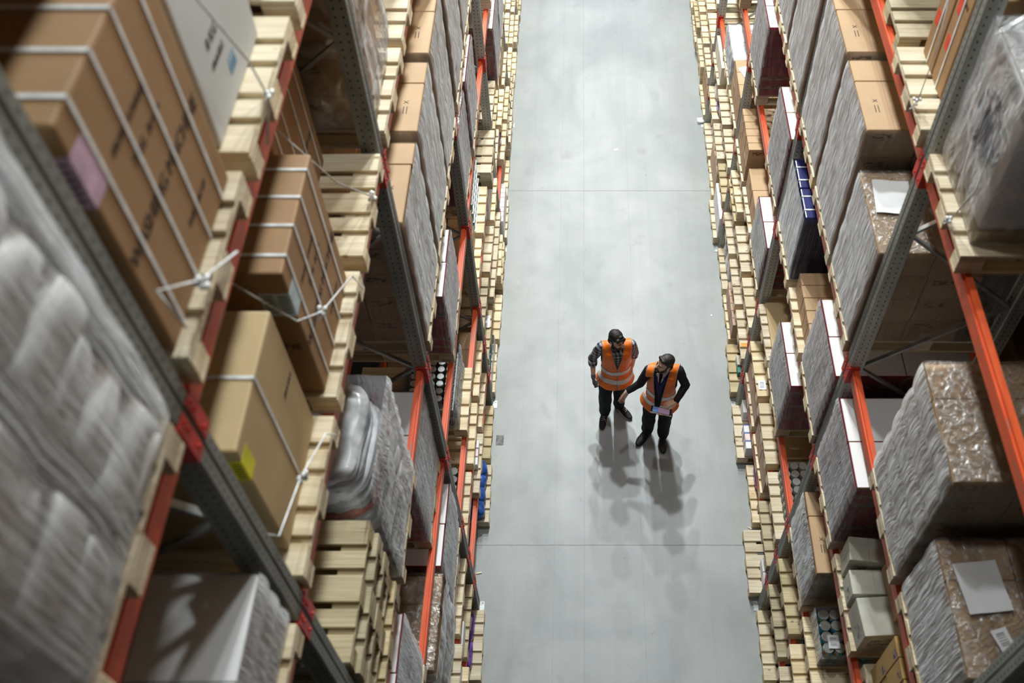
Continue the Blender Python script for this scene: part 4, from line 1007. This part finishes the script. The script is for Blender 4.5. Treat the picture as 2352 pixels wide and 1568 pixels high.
# ------------------------------------------------------------------ people
def lerp(a, b, t): return tuple(a[i]+(b[i]-a[i])*t for i in range(3))
_ICO = {}
def ico(sub):
    if sub not in _ICO:
        bm = bmesh.new(); bmesh.ops.create_icosphere(bm, subdivisions=sub, radius=1)
        _ICO[sub] = ([v.co.copy() for v in bm.verts], [tuple(v.index for v in f.verts) for f in bm.faces]); bm.free()
    return _ICO[sub]
class Blob:
    """a closed skin grown round many overlapping volumes, fused into one continuous surface"""
    def __init__(s): s.v = []; s.f = []
    def e(s, c, r, M4=None, sub=3):
        m = Matrix.Translation(Vector(c)) @ (M4.to_4x4() if M4 is not None else Matrix.Identity(4)) @ Matrix.Diagonal((r[0], r[1], r[2], 1))
        vs, fs = ico(sub); k = len(s.v)
        s.v += [m @ v for v in vs]; s.f += [(a+k, b+k, c_+k) for a, b, c_ in fs]
    def c(s, p0, p1, r0, r1, sub=2, sq=(1, 1, 1), M4=None):
        d = (Vector(p1)-Vector(p0)).length; n = max(2, int(d/(min(r0, r1)*.28)))
        for i in range(n+1):
            t = i/n; r = r0+(r1-r0)*t; s.e(lerp(p0, p1, t), (r*sq[0], r*sq[1], r*sq[2]), M4, sub)
    def chain(s, pts, rs, sub=2):
        for i in range(len(pts)-1): s.c(pts[i], pts[i+1], rs[i], rs[i+1], sub)
    def mesh(s, name, mats, voxel=.006, it=6, wr=0, wf=14):
        me = D.meshes.new(name); me.from_pydata(s.v, [], s.f)
        o = D.objects.new(name, me); COL.objects.link(o)
        m = o.modifiers.new('r', 'REMESH'); m.mode = 'VOXEL'; m.voxel_size = voxel; m.use_smooth_shade = True
        sm = o.modifiers.new('s', 'SMOOTH'); sm.iterations = it; sm.factor = .5
        dg = bpy.context.evaluated_depsgraph_get(); dg.update()
        r = D.meshes.new_from_object(o.evaluated_get(dg)); D.objects.remove(o); D.meshes.remove(me)
        r.materials.clear()
        for m in (mats if isinstance(mats, (list, tuple)) else [mats]): r.materials.append(M[m])
        if wr:
            nr = [v.normal.copy() for v in r.vertices]
            for v, n in zip(r.vertices, nr):
                q = v.co
                v.co = q + n*wr*(noise.noise(Vector((q.x*wf, q.y*wf, q.z*wf*.6)))+.5*noise.noise(Vector((q.x*wf*2.3, q.y*wf*2.3, q.z*wf*1.6))))
        r.polygons.foreach_set('use_smooth', [True]*len(r.polygons))
        return r
def keep(me, fn, band=None):
    """a copy of a mesh with only the faces whose centre passes fn"""
    bm = bmesh.new(); bm.from_mesh(me)
    bm.faces.ensure_lookup_table()
    dele = [f for f in bm.faces if not fn(f.calc_center_median())]
    bmesh.ops.delete(bm, geom=dele, context='FACES')
    r = D.meshes.new(me.name); bm.to_mesh(r); bm.free()
    for m in me.materials: r.materials.append(m)
    return r
def smooth_edges(me, it=3):
    bm = bmesh.new(); bm.from_mesh(me)
    for _ in range(it):
        mv = {}
        for v in bm.verts:
            be = [e for e in v.link_edges if e.is_boundary]
            if len(be) == 2:
                a, b = be[0].other_vert(v), be[1].other_vert(v); mv[v] = v.co*.4+(a.co+b.co)*.3
        for v, c in mv.items(): v.co = c
    bm.to_mesh(me); bm.free()
def thick(me, t=.004):
    """give a cut sheet a back face and a closed rim"""
    nv = len(me.vertices); co = [v.co.copy() for v in me.vertices]; nr = [v.normal.copy() for v in me.vertices]
    fs = [tuple(p.vertices) for p in me.polygons]; mi = [p.material_index for p in me.polygons]
    cnt = {}
    for f in fs:
        for i in range(len(f)):
            k = (f[i], f[(i+1) % len(f)]); cnt[k] = cnt.get(k, 0)+1
    rim = [k for k in cnt if (k[1], k[0]) not in cnt]
    r = D.meshes.new(me.name)
    r.from_pydata(co+[c-n*t for c, n in zip(co, nr)], [], fs+[tuple(i+nv for i in reversed(f)) for f in fs]+[(b, a, a+nv, b+nv) for a, b in rim])
    for m in me.materials: r.materials.append(m)
    mi = mi+mi+[0]*len(rim)
    r.polygons.foreach_set('material_index', mi); r.polygons.foreach_set('use_smooth', [True]*len(r.polygons))
    return r

M['skin'] = plain('skin', (.74, .46, .34), .5, 0, .06, 30)
M['hair'] = plain('dark_hair', (.014, .011, .010), .6, 0, .4, 60)
M['hair2'] = plain('dark_brown_hair', (.022, .017, .014), .58, 0, .4, 60)
M['stubble'] = plain('beard_hair', (.07, .04, .028), .8, 0, .3, 120)
M['eyew'] = plain('eye_white', (.6, .58, .55), .2)
M['lip'] = plain('lips', (.45, .20, .16), .5)
M['vest'] = plain('orange_vest_fabric', (1.0, .21, .008), .5, 0, .06, 9)
M['trim'] = plain('grey_vest_binding', (.30, .25, .28), .6)
M['refl'] = plain('silver_reflective_tape', (.72, .74, .75), .3, .1, .04)
M['navycloth'] = plain('dark_navy_cloth', (.008, .010, .020), .85, 0, .2, 12)
M['blackcloth'] = plain('black_cloth', (.006, .006, .007), .85, 0, .2, 12)
M['jacket'] = plain('black_jacket_cloth', (.009, .009, .011), .8, 0, .2, 12)
M['sweater'] = plain('navy_knit', (.025, .022, .11), .85, 0, .08, 60)
M['shirtw'] = plain('white_shirt_cloth', (.75, .76, .80), .7, 0, .04)
M['glove'] = plain('grey_glove_knit', (.17, .17, .18), .85, 0, .1, 80)
M['shoe'] = plain('black_canvas', (.012, .012, .017), .8)
M['leather'] = plain('black_leather', (.012, .014, .017), .38)
M['solew'] = plain('off_white_rubber', (.72, .70, .58), .6)
M['sole'] = plain('black_rubber', (.012, .012, .012), .7)
M['blackpl'] = plain('black_plastic', (.01, .01, .011), .35)
def plaid():
    m, nt, b = newmat('plaid_flannel')
    tc = nt.nodes.new('ShaderNodeTexCoord'); sp = nt.nodes.new('ShaderNodeSeparateXYZ'); L(nt, tc.outputs['Object'], sp.inputs[0])
    def stripes(v, per, ph=0):
        return mathn(nt, 'GREATER_THAN', mathn(nt, 'FRACT', mathn(nt, 'MULTIPLY_ADD', v, 1/per, ph+50)), .5)
    a = stripes(sp.outputs[2], .05); c = stripes(mathn(nt, 'ADD', sp.outputs[0], mathn(nt, 'MULTIPLY', sp.outputs[1], .6)), .05)
    s_ = mathn(nt, 'MULTIPLY', mathn(nt, 'ADD', a, c), .5)
    thin = mathn(nt, 'GREATER_THAN', mathn(nt, 'FRACT', mathn(nt, 'MULTIPLY_ADD', sp.outputs[2], 40.0, 50.0)), .86)
    r = ramp(nt, s_, [(.2, (.50, .55, .55)), (.5, (.15, .17, .21)), (.8, (.018, .018, .045))])
    r.color_ramp.interpolation = 'CONSTANT'; r.color_ramp.elements[1].position = .4; r.color_ramp.elements[2].position = .75
    L(nt, mixc(nt, mathn(nt, 'MULTIPLY', thin, .3), r.outputs[0], (.6, .62, .62)), b.inputs['Base Color']); b.inputs['Roughness'].default_value = .85
    return m
M['plaid'] = plaid()

def headM(loc, yaw, pitch, roll=0):
    """local -Y is where the face looks; yaw>0 turns it towards +X, pitch>0 looks down"""
    return Matrix.Translation(Vector(loc)) @ Matrix.Rotation(yaw, 4, 'Z') @ Matrix.Rotation(pitch, 4, 'X') @ Matrix.Rotation(roll, 4, 'Y')
def add_head(B, T):
    P = lambda *p: tuple(T @ Vector(p)); Rm = T.to_3x3()
    B.e(P(0, .014, .036), (.075, .095, .086), Rm); B.e(P(0, -.020, -.020), (.064, .068, .078), Rm)
    B.e(P(0, -.038, -.068), (.047, .046, .040), Rm); B.e(P(0, -.068, -.092), (.024, .020, .020), Rm)
    B.c(P(-.036, -.068, .024), P(.036, -.068, .024), .015, .015)
    B.c(P(0, -.080, .018), P(0, -.106, -.024), .0085, .0125); B.e(P(0, -.097, -.028), (.019, .014, .010), Rm)
    for q in (-1, 1):
        B.e(P(q*.040, -.056, -.026), (.026, .026, .026), Rm)
        B.e(P(q*.077, .014, -.012), (.009, .020, .030), Rm); B.e(P(q*.083, .020, .004), (.007, .014, .014), Rm)
    B.c(P(-.019, -.084, -.054), P(.019, -.084, -.054), .0075, .0075)
def face_parts(body, T, hair, beard, style):
    P = lambda *p: tuple(T @ Vector(p)); Rm = T.to_3x3()
    for q in (-1, 1):
        bm = bmesh.new(); bmesh.ops.create_icosphere(bm, subdivisions=3, radius=.0115, matrix=Matrix.Translation(T @ Vector((q*.030, -.0735, .003))))
        e = obj('eye', finish(bm, 'eye', M['eyew'], True), body)
        bm = bmesh.new(); bmesh.ops.create_icosphere(bm, subdivisions=2, radius=.0062, matrix=Matrix.Translation(T @ Vector((q*.030, -.0805, .001))))
        obj('iris', finish(bm, 'iris', M[hair], True), e)
        B = Blob(); B.chain([P(q*.014, -.086, .019), P(q*.032, -.085, .026), P(q*.050, -.070, .020)], [.0045, .0055, .0035])
        obj('eyebrow', B.mesh('eyebrow', hair, .0022, 2), body)
    B = Blob(); B.c(P(-.017, -.0905, -.057), P(.017, -.0905, -.057), .0045, .0045); obj('lips', B.mesh('lips', 'lip', .0022, 2), body)
    B = Blob(); B.e(P(0, .026, .055), (.082, .096, .080), Rm); B.e(P(0, .062, .000), (.070, .055, .070), Rm)
    for q in (-1, 1):
        B.c(P(q*.070, .022, .035), P(q*.072, -.006, -.012), .018, .009); B.e(P(q*.060, .05, -.02), (.024, .038, .045), Rm)
    if style == 1:   # combed over to one side, a lock on the brow
        B.c(P(-.05, -.055, .088), P(.045, -.072, .060), .024, .020); B.c(P(.0, -.072, .082), P(.036, -.090, .045), .018, .007); B.c(P(-.03, -.06, .085), P(-.045, -.070, .050), .02, .009)
        for i in range(9): B.c(P(-.06+.015*i, .06, .09), P(-.05+.014*i, -.05, .115-.0006*(i-4)**2*8), .012, .011)
    else:            # swept back quiff
        B.c(P(-.035, -.052, .092), P(.035, -.052, .092), .026, .026)
        for i in range(8): B.c(P(-.042+.012*i, -.055, .104-.0011*(i-3.5)**2), P(-.046+.013*i, .07, .112-.0014*(i-3.5)**2), .014, .011)
    obj('hair', B.mesh('hair', hair, .0040, 5, .0022, 45), body)
    if beard:
        B = Blob()
        for q in (-1, 1):
            B.chain([P(q*.071, .000, -.030), P(q*.062, -.018, -.066), P(q*.040, -.052, -.094), P(q*.0, -.076, -.103)], [.009, .014, .018, .019])
            B.chain([P(0, -.0955, -.046), P(q*.020, -.091, -.050), P(q*.030, -.080, -.070), P(q*.02, -.078, -.092)], [.006, .0065, .0075, .012])
        obj('beard', B.mesh('beard', 'stubble', .0035, 3, .0015, 90), body)
def add_hand(B, wrist, d, n, side, curl=.35, spread=.12, g=0, thumb_out=.9, scale=1.0):
    """palm, four jointed fingers and a thumb leaving the side of the palm. d: pointing, n: out of the palm, side: +1/-1 which edge the thumb is on"""
    d = Vector(d).normalized(); n = Vector(n).normalized(); n = (n - d*n.dot(d)).normalized(); a = d.cross(n)*side
    w = Vector(wrist); k = scale
    for i in range(5):
        q = -.033+.0165*i
        B.c(tuple(w+d*.012*k+a*q*.62*k), tuple(w+d*.088*k+a*q*k), .016*k+g, .0125*k+g)
    lens = [(.036, .026, .020), (.042, .030, .022), (.038, .028, .021), (.030, .020, .018)]
    for i in range(4):
        off = (.034-.0225*i)*k; p = w+d*.088*k+a*off; ang = (1.5-i)*spread*.5
        f = (d*math.cos(ang)+a*math.sin(ang)).normalized(); c = 0; r = .0092*k+g
        for j, l in enumerate(lens[i]):
            c += curl*(.7+.25*j)*(1+.12*i)
            v = f*math.cos(c)+n*math.sin(c)
            p2 = p+v*l*k; B.c(tuple(p), tuple(p2), r, r-.0009, 2); p = p2; r -= .0009
    p = w+d*.026*k+a*.026*k+n*.008; c0 = thumb_out
    v = (d*math.cos(c0)+a*math.sin(c0)+n*.35).normalized(); p2 = p+v*.045*k; B.c(tuple(p), tuple(p2), .0145*k+g, .011*k+g)
    v2 = (v+d*.45+n*.2).normalized(); p3 = p2+v2*.032*k; B.c(tuple(p2), tuple(p3), .011*k+g, .009*k+g)
    p4 = p3+(v2+d*.2).normalized()*.024*k; B.c(tuple(p3), tuple(p4), .0095*k+g, .008*k+g)
def torso(B, T, g=0, hem=None, flare=0, z0=.93):
    P = lambda *p: tuple(T @ Vector(p)); Rm = T.to_3x3()
    lv = [(.93, .160, .112, .0), (1.00, .155, .108, .0), (1.08, .150, .105, .002), (1.16, .156, .108, .002), (1.24, .166, .113, .0), (1.32, .172, .116, -.002), (1.39, .168, .106, .004)]
    if hem: lv = [(hem+.02+.05*i, .168+flare*(1-i/3), .122+flare*(1-i/3), 0) for i in range(int((.93-hem)/.05))]+lv
    for i in range(len(lv)-1):
        for k in range(4):
            z, rx, ry, y = [lv[i][j]+(lv[i+1][j]-lv[i][j])*k/4 for j in range(4)]
            B.e(P(0, y, z), (rx+g, ry+g, .062), Rm)
    z, rx, ry, y = lv[-1]; B.e(P(0, y, z), (rx+g, ry+g, .062), Rm)
def person(name, root, label, J, spec):
    r = obj('person', None, None, root); r.empty_display_size = .3; tag(r, label, 'person')
    TT = Matrix.Translation(Vector((J['chest'][0], J['chest'][1], 0))) @ Matrix.Rotation(spec['yaw'], 4, 'Z') @ Matrix.Translation(Vector((0, 0, 0)))
    TH = headM(J['head'], *spec['head'])
    # --- body
    B = Blob(); add_head(B, TH)
    nb = lerp(J['shR'], J['shL'], .5); nb = (nb[0], nb[1]+.015, nb[2]+.02)
    B.c(tuple(TH @ Vector((0, .020, -.055))), nb, .052, .058, 3)
    torso(B, TT, -.012)
    B.c(J['shR'], J['shL'], .052, .052, 3)
    for q in 'RL':
        B.chain([J['sh'+q], J['el'+q], J['wr'+q]], [.050, .038, .027], 3)
        h = spec['hand'+q]; add_hand(B, J['wr'+q], *h)
        B.chain([J['hip'+q], J['kn'+q], J['an'+q]], [.080, .055, .040], 3)
        B.chain([J['an'+q], lerp(J['an'+q], J['toe'+q], .5)], [.032, .020])
    body = obj('body', B.mesh('body', 'skin', .0048, 4), r)
    face_parts(body, TH, spec['hair'], spec.get('beard'), spec['style'])
    # --- trousers
    B = Blob(); lt = .012
    B.e(lerp(J['hipR'], J['hipL'], .5)[:2]+(.90,), (.165, .118, .11)); 
    for q in 'RL':
        a = J['an'+q]; B.chain([(J['hip'+q][0], J['hip'+q][1], .82), J['kn'+q], (a[0], a[1]-.008, a[2]+.035)], [.108, .089, .078], 3)
        B.e((a[0], a[1]-.014, a[2]+.02), (.074, .078, .062))
    obj('trousers', B.mesh('trousers', spec['trousers'], .007, 6, .009, 11), body)
    # --- upper garment with sleeves
    B = Blob(); torso(B, TT, .006, hem=.84, flare=.0); B.c(J['shR'], J['shL'], .064, .064, 3)
    for q in 'RL':
        e2 = J['el'+q] if spec['sleeve'+q] == 'elbow' else None
        if e2: B.chain([J['sh'+q], J['el'+q], lerp(J['el'+q], J['wr'+q], .18)], [.066, .055, .056], 3)
        else: B.chain([J['sh'+q], J['el'+q], lerp(J['el'+q], J['wr'+q], .93)], [.066, .053, .040], 3)
    top = obj(spec['topname'], B.mesh('top', spec['top'], .0065, 5, .006, 16), body)
    # --- vest
    B = Blob(); hem = spec['hem']; torso(B, TT, .033, hem=hem, flare=.05)
    Ti = TT.inverted(); 
    B.c(J['shR'], J['shL'], .082, .082, 3)
    hull = B.mesh('hull', ['vest', 'trim'], .0055, 8, .008, 9)
    vz, vt, vb, mn = spec['vz'], spec['vtop'], spec['vbot'], spec['armx']
    def wfn(z): return vb if z < vz else vb+(vt-vb)*min(1, (z-vz)/(1.50-vz))
    def dist(p):
        q = Ti @ p; d = 1.0
        d = min(d, (q.z-hem-.012*math.sin(q.x*17)))
        ax = mn if q.z > 1.20 else mn+(1.20-q.z)*1.2
        if q.z > 1.10: d = min(d, ax-abs(q.x))
        if q.y < .02: d = min(d, abs(q.x)-wfn(q.z) if (q.z > vz or vb > 0) else abs(q.x)-.002)
        if q.z > 1.40: d = min(d, math.hypot(q.x, q.y-.02)-.088)
        return d
    vm = keep(hull, lambda p: dist(p) > 0); smooth_edges(vm, 8)
    for p in vm.polygons: p.material_index = 1 if dist(p.center) < .0095 else 0
    sf = []
    for (z0, z1) in spec['bands']:
        bmk = keep(hull, lambda p: dist(p) > 0 and z0 < (Ti @ p).z+.012*math.sin((Ti @ p).x*9) < z1); smooth_edges(bmk, 3)
        for v in bmk.vertices: v.co = v.co + v.normal*.0065
        bmk.materials.clear(); bmk.materials.append(M['refl']); 
        for p in bmk.polygons: p.material_index = 0
        sf.append(bmk)
    vest = obj('vest', thick(vm), body)
    vest['label'] = 'orange high-visibility vest with grey binding'
    for m in sf: o = obj('reflective_band', thick(m, .0015), vest); o['label'] = 'silver reflective band'
    for m in (vest,): pass
    # --- shoes
    for q in 'RL':
        an, to = Vector(J['an'+q]), Vector(J['toe'+q]); dr = Vector((to.x-an.x, to.y-an.y, 0)).normalized(); heel = Vector((an.x, an.y, 0))-dr*.055
        tip = heel+dr*.295; sd = Vector((-dr.y, dr.x, 0))
        B = Blob(); z = .028
        for t, rw, rh, zz in ((0.04, .036, .040, .05), (.08, .038, .044, .054), (.12, .040, .046, .058), (.18, .042, .048, .060), (.25, .043, .048, .060), (.32, .044, .047, .057), (.4, .045, .044, .052), (.48, .047, .040, .047), (.55, .049, .036, .042), (.62, .050, .033, .039), (.7, .051, .030, .036), (.77, .050, .028, .034), (.83, .047, .026, .032), (.89, .042, .024, .031), (.94, .036, .022, .030)):
            c = heel+dr*.295*t+Vector((0, 0, zz)); Rz = Matrix((( dr.x, sd.x, 0), (dr.y, sd.y, 0), (0, 0, 1)))
            B.e(tuple(c), (.036, rw, rh), Rz)
        B.c(tuple(heel+dr*.06+Vector((0, 0, .07))), tuple(heel+dr*.06+Vector((0, 0, .10))), .043, .045)
        sh = obj('shoe', B.mesh('shoe', spec['shoe'], .005, 14), body)
        bm = bmesh.new(); n = 28; ring = []
        for i in range(n):
            a = 2*PI*i/n; x = .156*math.cos(a)+.1475; w = .056*math.sin(a)*(1+.10*math.cos(a))*(.93 if math.cos(a) < 0 else 1.04)
            ring.append(heel+dr*x+sd*w)
        lo = [bm.verts.new(p+Vector((0, 0, .002))) for p in ring]; hi = [bm.verts.new(p+Vector((0, 0, .027 if spec['sole'] == 'solew' else .02))) for p in ring]
        for i in range(n): bm.faces.new((lo[i], lo[(i+1) % n], hi[(i+1) % n], hi[i]))
        bm.faces.new(lo[::-1]); bm.faces.new(hi); obj('sole', finish(bm, 'sole', M[spec['sole']]), sh)
        if spec['sole'] == 'solew':
            for j in range(4):
                c = heel+dr*(.13+.022*j)+Vector((0, 0, .100-.008*j)); k = (-1)**j
                tube('lace', [c-sd*.022, c+Vector((0, 0, .006)), c+sd*.022+dr*.008*k], .0028, 'solew', sh, 5)
            c = heel+dr*.15+Vector((0, 0, .10)); tube('lace', [c, c+dr*.04+sd*.03-Vector((0, 0, .015)), c+dr*.075+sd*.05-Vector((0, 0, .045))], .002, 'solew', sh, 5)
        else:
            for j in range(3):
                c = heel+dr*(.135+.022*j)+Vector((0, 0, .100-.007*j)); tube('lace', [c-sd*.02, c+Vector((0, 0, .004)), c+sd*.02], .0025, 'leather', sh, 5)
    return r, body, TT, TH, hull

# younger man in plaid shirt
J1 = dict(chest=(.005, .01), head=(.0, -.065, 1.665), shR=(-.185, .0, 1.44), shL=(.185, .03, 1.45), elR=(-.285, .03, 1.17), elL=(.235, .11, 1.18),
          wrR=(-.275, -.11, .955), wrL=(.215, .08, .94), hipR=(-.095, .02, .90), hipL=(.075, .03, .90), knR=(-.115, -.03, .49), knL=(.075, .05, .49),
          anR=(-.118, -.05, .085), anL=(.075, .06, .085), toeR=(-.155, -.28, 0), toeL=(.20, -.09, 0))
S1 = dict(yaw=math.radians(6), head=(math.radians(42), math.radians(6)), handR=((.02, -.10, -1), (1, .1, 0), 1, .55, .1, 0, .5), handL=((.02, -.25, -1), (-1, .1, 0), -1, .3),
          hair='hair', beard=True, style=1, trousers='navycloth', top='plaid', topname='shirt', sleeveR='elbow', sleeveL='elbow', hem=.76,
          vz=1.13, vtop=.075, vbot=0, armx=.186, bands=((1.015, 1.07), (.865, .92)), shoe='shoe', sole='solew')
p1, b1, T1, H1, hull1 = person('p1', (.41, 7.12, 0), 'person in plaid shirt and orange vest, head turned to the man beside him', J1, S1)
# glove on the near hand, and what it holds
B = Blob(); add_hand(B, J1['wrR'], (.02, -.10, -1), (1, .1, 0), 1, .55, .1, .0028, .5); B.c(J1['wrR'], lerp(J1['wrR'], J1['elR'], .14), .031, .031)
obj('glove', B.mesh('glove', 'glove', .0045, 3), b1)
# shirt collar, folded over
P = lambda *p: T1 @ Vector(p)
for q in (-1, 1):
    bm = bmesh.new(); vs = [bm.verts.new(P(*c)) for c in ((q*.008, -.062, 1.478), (q*.052, -.038, 1.520), (q*.060, .02, 1.535), (q*.078, .02, 1.500), (q*.070, -.056, 1.478), (q*.040, -.094, 1.450))]
    bm.faces.new(vs); me = finish(bm, 'collar', M['plaid']); obj('collar', thick(me, .004), b1)
bm = bmesh.new()
o = obj('cuff', None, b1); D.objects.remove(o); bm.free()
B = Blob(); m_ = lerp(J1['elR'], J1['wrR'], .16); B.c(m_, lerp(J1['elR'], J1['wrR'], .26), .060, .058, 3); obj('rolled_cuff', B.mesh('cuff', 'plaid', .006, 3), b1)
# zip line of the closed vest
pts = [T1 @ Vector((.001, -.155-.0*z, z)) for z in (1.12, 1.0, .9, .8)]
hx = Vector((.41, 7.12, 0))
bm = bmesh.new(); addbox(bm, -.017, .017, -.014, .014, -.09, .03, .006, seg=2); addbox(bm, -.022, .022, -.03, .02, .025, .055, .006, seg=2)
o = obj('handheld_scanner', finish(bm, 'scanner', M['blackpl']), None, tuple(hx+Vector(J1['wrR'])+Vector((.030, -.020, -.115))), (.15, 0, .2))
tag(o, 'small black handheld scanner in the gloved hand of the plaid-shirted man', 'scanner')
bm = bmesh.new(); addcyl(bm, (0, -.03, .04), (0, -.034, .04), .007, 12); b_ = obj('button', finish(bm, 'button', M['bagyel']), o); b_['label'] = 'yellow button'

# older man in black jacket
J2 = dict(chest=(.01, -.01), head=(.005, -.085, 1.665), shR=(-.165, -.03, 1.46), shL=(.195, -.01, 1.43), elR=(-.255, -.06, 1.23), elL=(.30, -.04, 1.16),
          wrR=(-.405, -.10, 1.12), wrL=(.175, -.235, 1.10), hipR=(-.09, .0, .90), hipL=(.09, -.02, .90), knR=(-.105, -.03, .49), knL=(.095, -.06, .49),
          anR=(-.11, .0, .085), anL=(.092, -.07, .085), toeR=(-.26, -.22, 0), toeL=(.085, -.35, 0))
S2 = dict(yaw=math.radians(-18), head=(math.radians(-66), math.radians(-10)), handR=((-.50, -.40, -.60), (.35, -.80, .30), 1, .22, .05, 0, .35), handL=((-.9, -.34, -.02), (0, -.15, -1), 1, .20, .06, 0, .4),
          hair='hair2', beard=True, style=2, trousers='blackcloth', top='jacket', topname='jacket', sleeveR='long', sleeveL='long', hem=.74,
          vz=.74, vtop=.085, vbot=.022, armx=.182, bands=((1.0, 1.055), (.85, .905)), shoe='leather', sole='sole')
p2, b2_, T2, H2, hull2 = person('p2', (.955, 6.79, 0), 'person in black jacket, tie and orange vest, pointing and holding a tablet', J2, S2)
# sweater, shirt collar and tie in the opening of the jacket
def opening(name, mat, w0, w1, z0, z1, off, lab):
    m = keep(hull2, lambda p: (T2.inverted() @ p).y < .0 and z0 < (T2.inverted() @ p).z < z1 and abs((T2.inverted() @ p).x) < w0+(w1-w0)*((T2.inverted() @ p).z-z0)/(z1-z0))
    smooth_edges(m, 3)
    for v in m.vertices: v.co = v.co - v.normal*off
    m.materials.clear(); m.materials.append(M[mat])
    for p in m.polygons: p.material_index = 0
    o = obj(name, thick(m, .002), b2_); o['label'] = lab
opening('sweater', 'sweater', .004, .078, 1.06, 1.47, .0050, 'navy blue knitted jumper in the vest opening')
opening('shirt', 'shirtw', .004, .060, 1.32, 1.49, .0025, 'white shirt front')
opening('tie', 'blackcloth', .012, .020, 1.325, 1.49, .0000, 'black tie')
P2 = lambda *p: T2 @ Vector(p)
for q in (-1, 1):
    bm = bmesh.new(); vs = [bm.verts.new(P2(*c)) for c in ((q*.006, -.082, 1.492), (q*.050, -.045, 1.528), (q*.062, .02, 1.545), (q*.080, .02, 1.505), (q*.072, -.06, 1.490), (q*.046, -.108, 1.455))]
    bm.faces.new(vs); obj('collar', thick(finish(bm, 'collar', M['shirtw']), .004), b2_)
B = Blob(); B.c(lerp(J2['elR'], J2['wrR'], .90), lerp(J2['elR'], J2['wrR'], 1.0), .036, .036, 3); obj('cuff', B.mesh('cuff', 'shirtw', .005, 2), b2_)
# tablet
th = Vector((.955, 6.79, 0))+Vector((-.005, -.350, 1.065))
bm = bmesh.new(); addbox(bm, -.128, .128, -.085, .085, -.004, .004, .003, seg=2)
o = obj('tablet', finish(bm, 'tablet', M['blackpl']), None, tuple(th), (math.radians(-30), math.radians(4), math.radians(-12)))
tag(o, 'black tablet with lit screen and white lower edge, held by the older man', 'tablet')
def screenmat():
    m, nt, b = newmat('lit_screen'); tc = nt.nodes.new('ShaderNodeTexCoord'); sp = nt.nodes.new('ShaderNodeSeparateXYZ'); L(nt, tc.outputs['Generated'], sp.inputs[0])
    ln = mathn(nt, 'GREATER_THAN', mathn(nt, 'FRACT', mathn(nt, 'MULTIPLY', sp.outputs[1], 7.0)), .85)
    c = mixc(nt, mathn(nt, 'GREATER_THAN', sp.outputs[0], .33), (.10, .17, .36), (.30, .20, .31)); c = mixc(nt, mathn(nt, 'MULTIPLY', ln, .3), c, (.05, .05, .1))
    L(nt, c, b.inputs['Base Color']); L(nt, c, b.inputs['Emission Color']); b.inputs['Emission Strength'].default_value = .18; b.inputs['Roughness'].default_value = .15
    return m
M['screen'] = screenmat()
bm = bmesh.new(); addbox(bm, -.107, .100, -.072, .070, .0042, .0048); obj('screen', finish(bm, 'screen', M['screen']), o)
bm = bmesh.new(); addbox(bm, -.130, .130, -.090, -.0855, -.006, .005, .001); obj('cover_edge', finish(bm, 'edge', M['solew']), o)

# ------------------------------------------------------------------ light and camera
sc = bpy.context.scene
w = D.worlds.new('World'); sc.world = w; w.use_nodes = True
bg = w.node_tree.nodes['Background']; bg.inputs[0].default_value = (.62, .78, .95, 1); bg.inputs[1].default_value = .005
def lamp(x, y, z, p, r=.26, col=(.95, 1, .985)):
    l = D.lights.new('highbay_lamp', 'POINT'); l.energy = p; l.shadow_soft_size = r; l.color = col
    o = D.objects.new('highbay_lamp', l); COL.objects.link(o); o.location = (x, y, z)
for (x, y, p) in ((.05, 4.4, 130), (.05, 7.8, 330), (.05, 12.9, 1450), (.05, 16.2, 1500), (.05, 20.5, 1500), (.05, 25, 1300)):
    lamp(x, y, 12.4, p, .2)
cam = D.cameras.new('camera'); co = D.objects.new('camera', cam); COL.objects.link(co); sc.camera = co
co.location = (0, 0, H); co.rotation_euler = (math.radians(90-53), 0, 0)
cam.sensor_width = 36; cam.sensor_fit = 'HORIZONTAL'; cam.lens = 2250/2352*36
cam.shift_x = (1176-1338)/2352; cam.shift_y = 0; cam.clip_start = .05; cam.clip_end = 200
cam.dof.use_dof = True; cam.dof.focus_distance = 12.2; cam.dof.aperture_fstop = 1.5; cam.dof.aperture_blades = 9
v = sc.view_settings; v.view_transform = 'Standard'; v.look = 'None'; v.gamma = 1; v.use_curve_mapping = False; v.exposure = 1.12
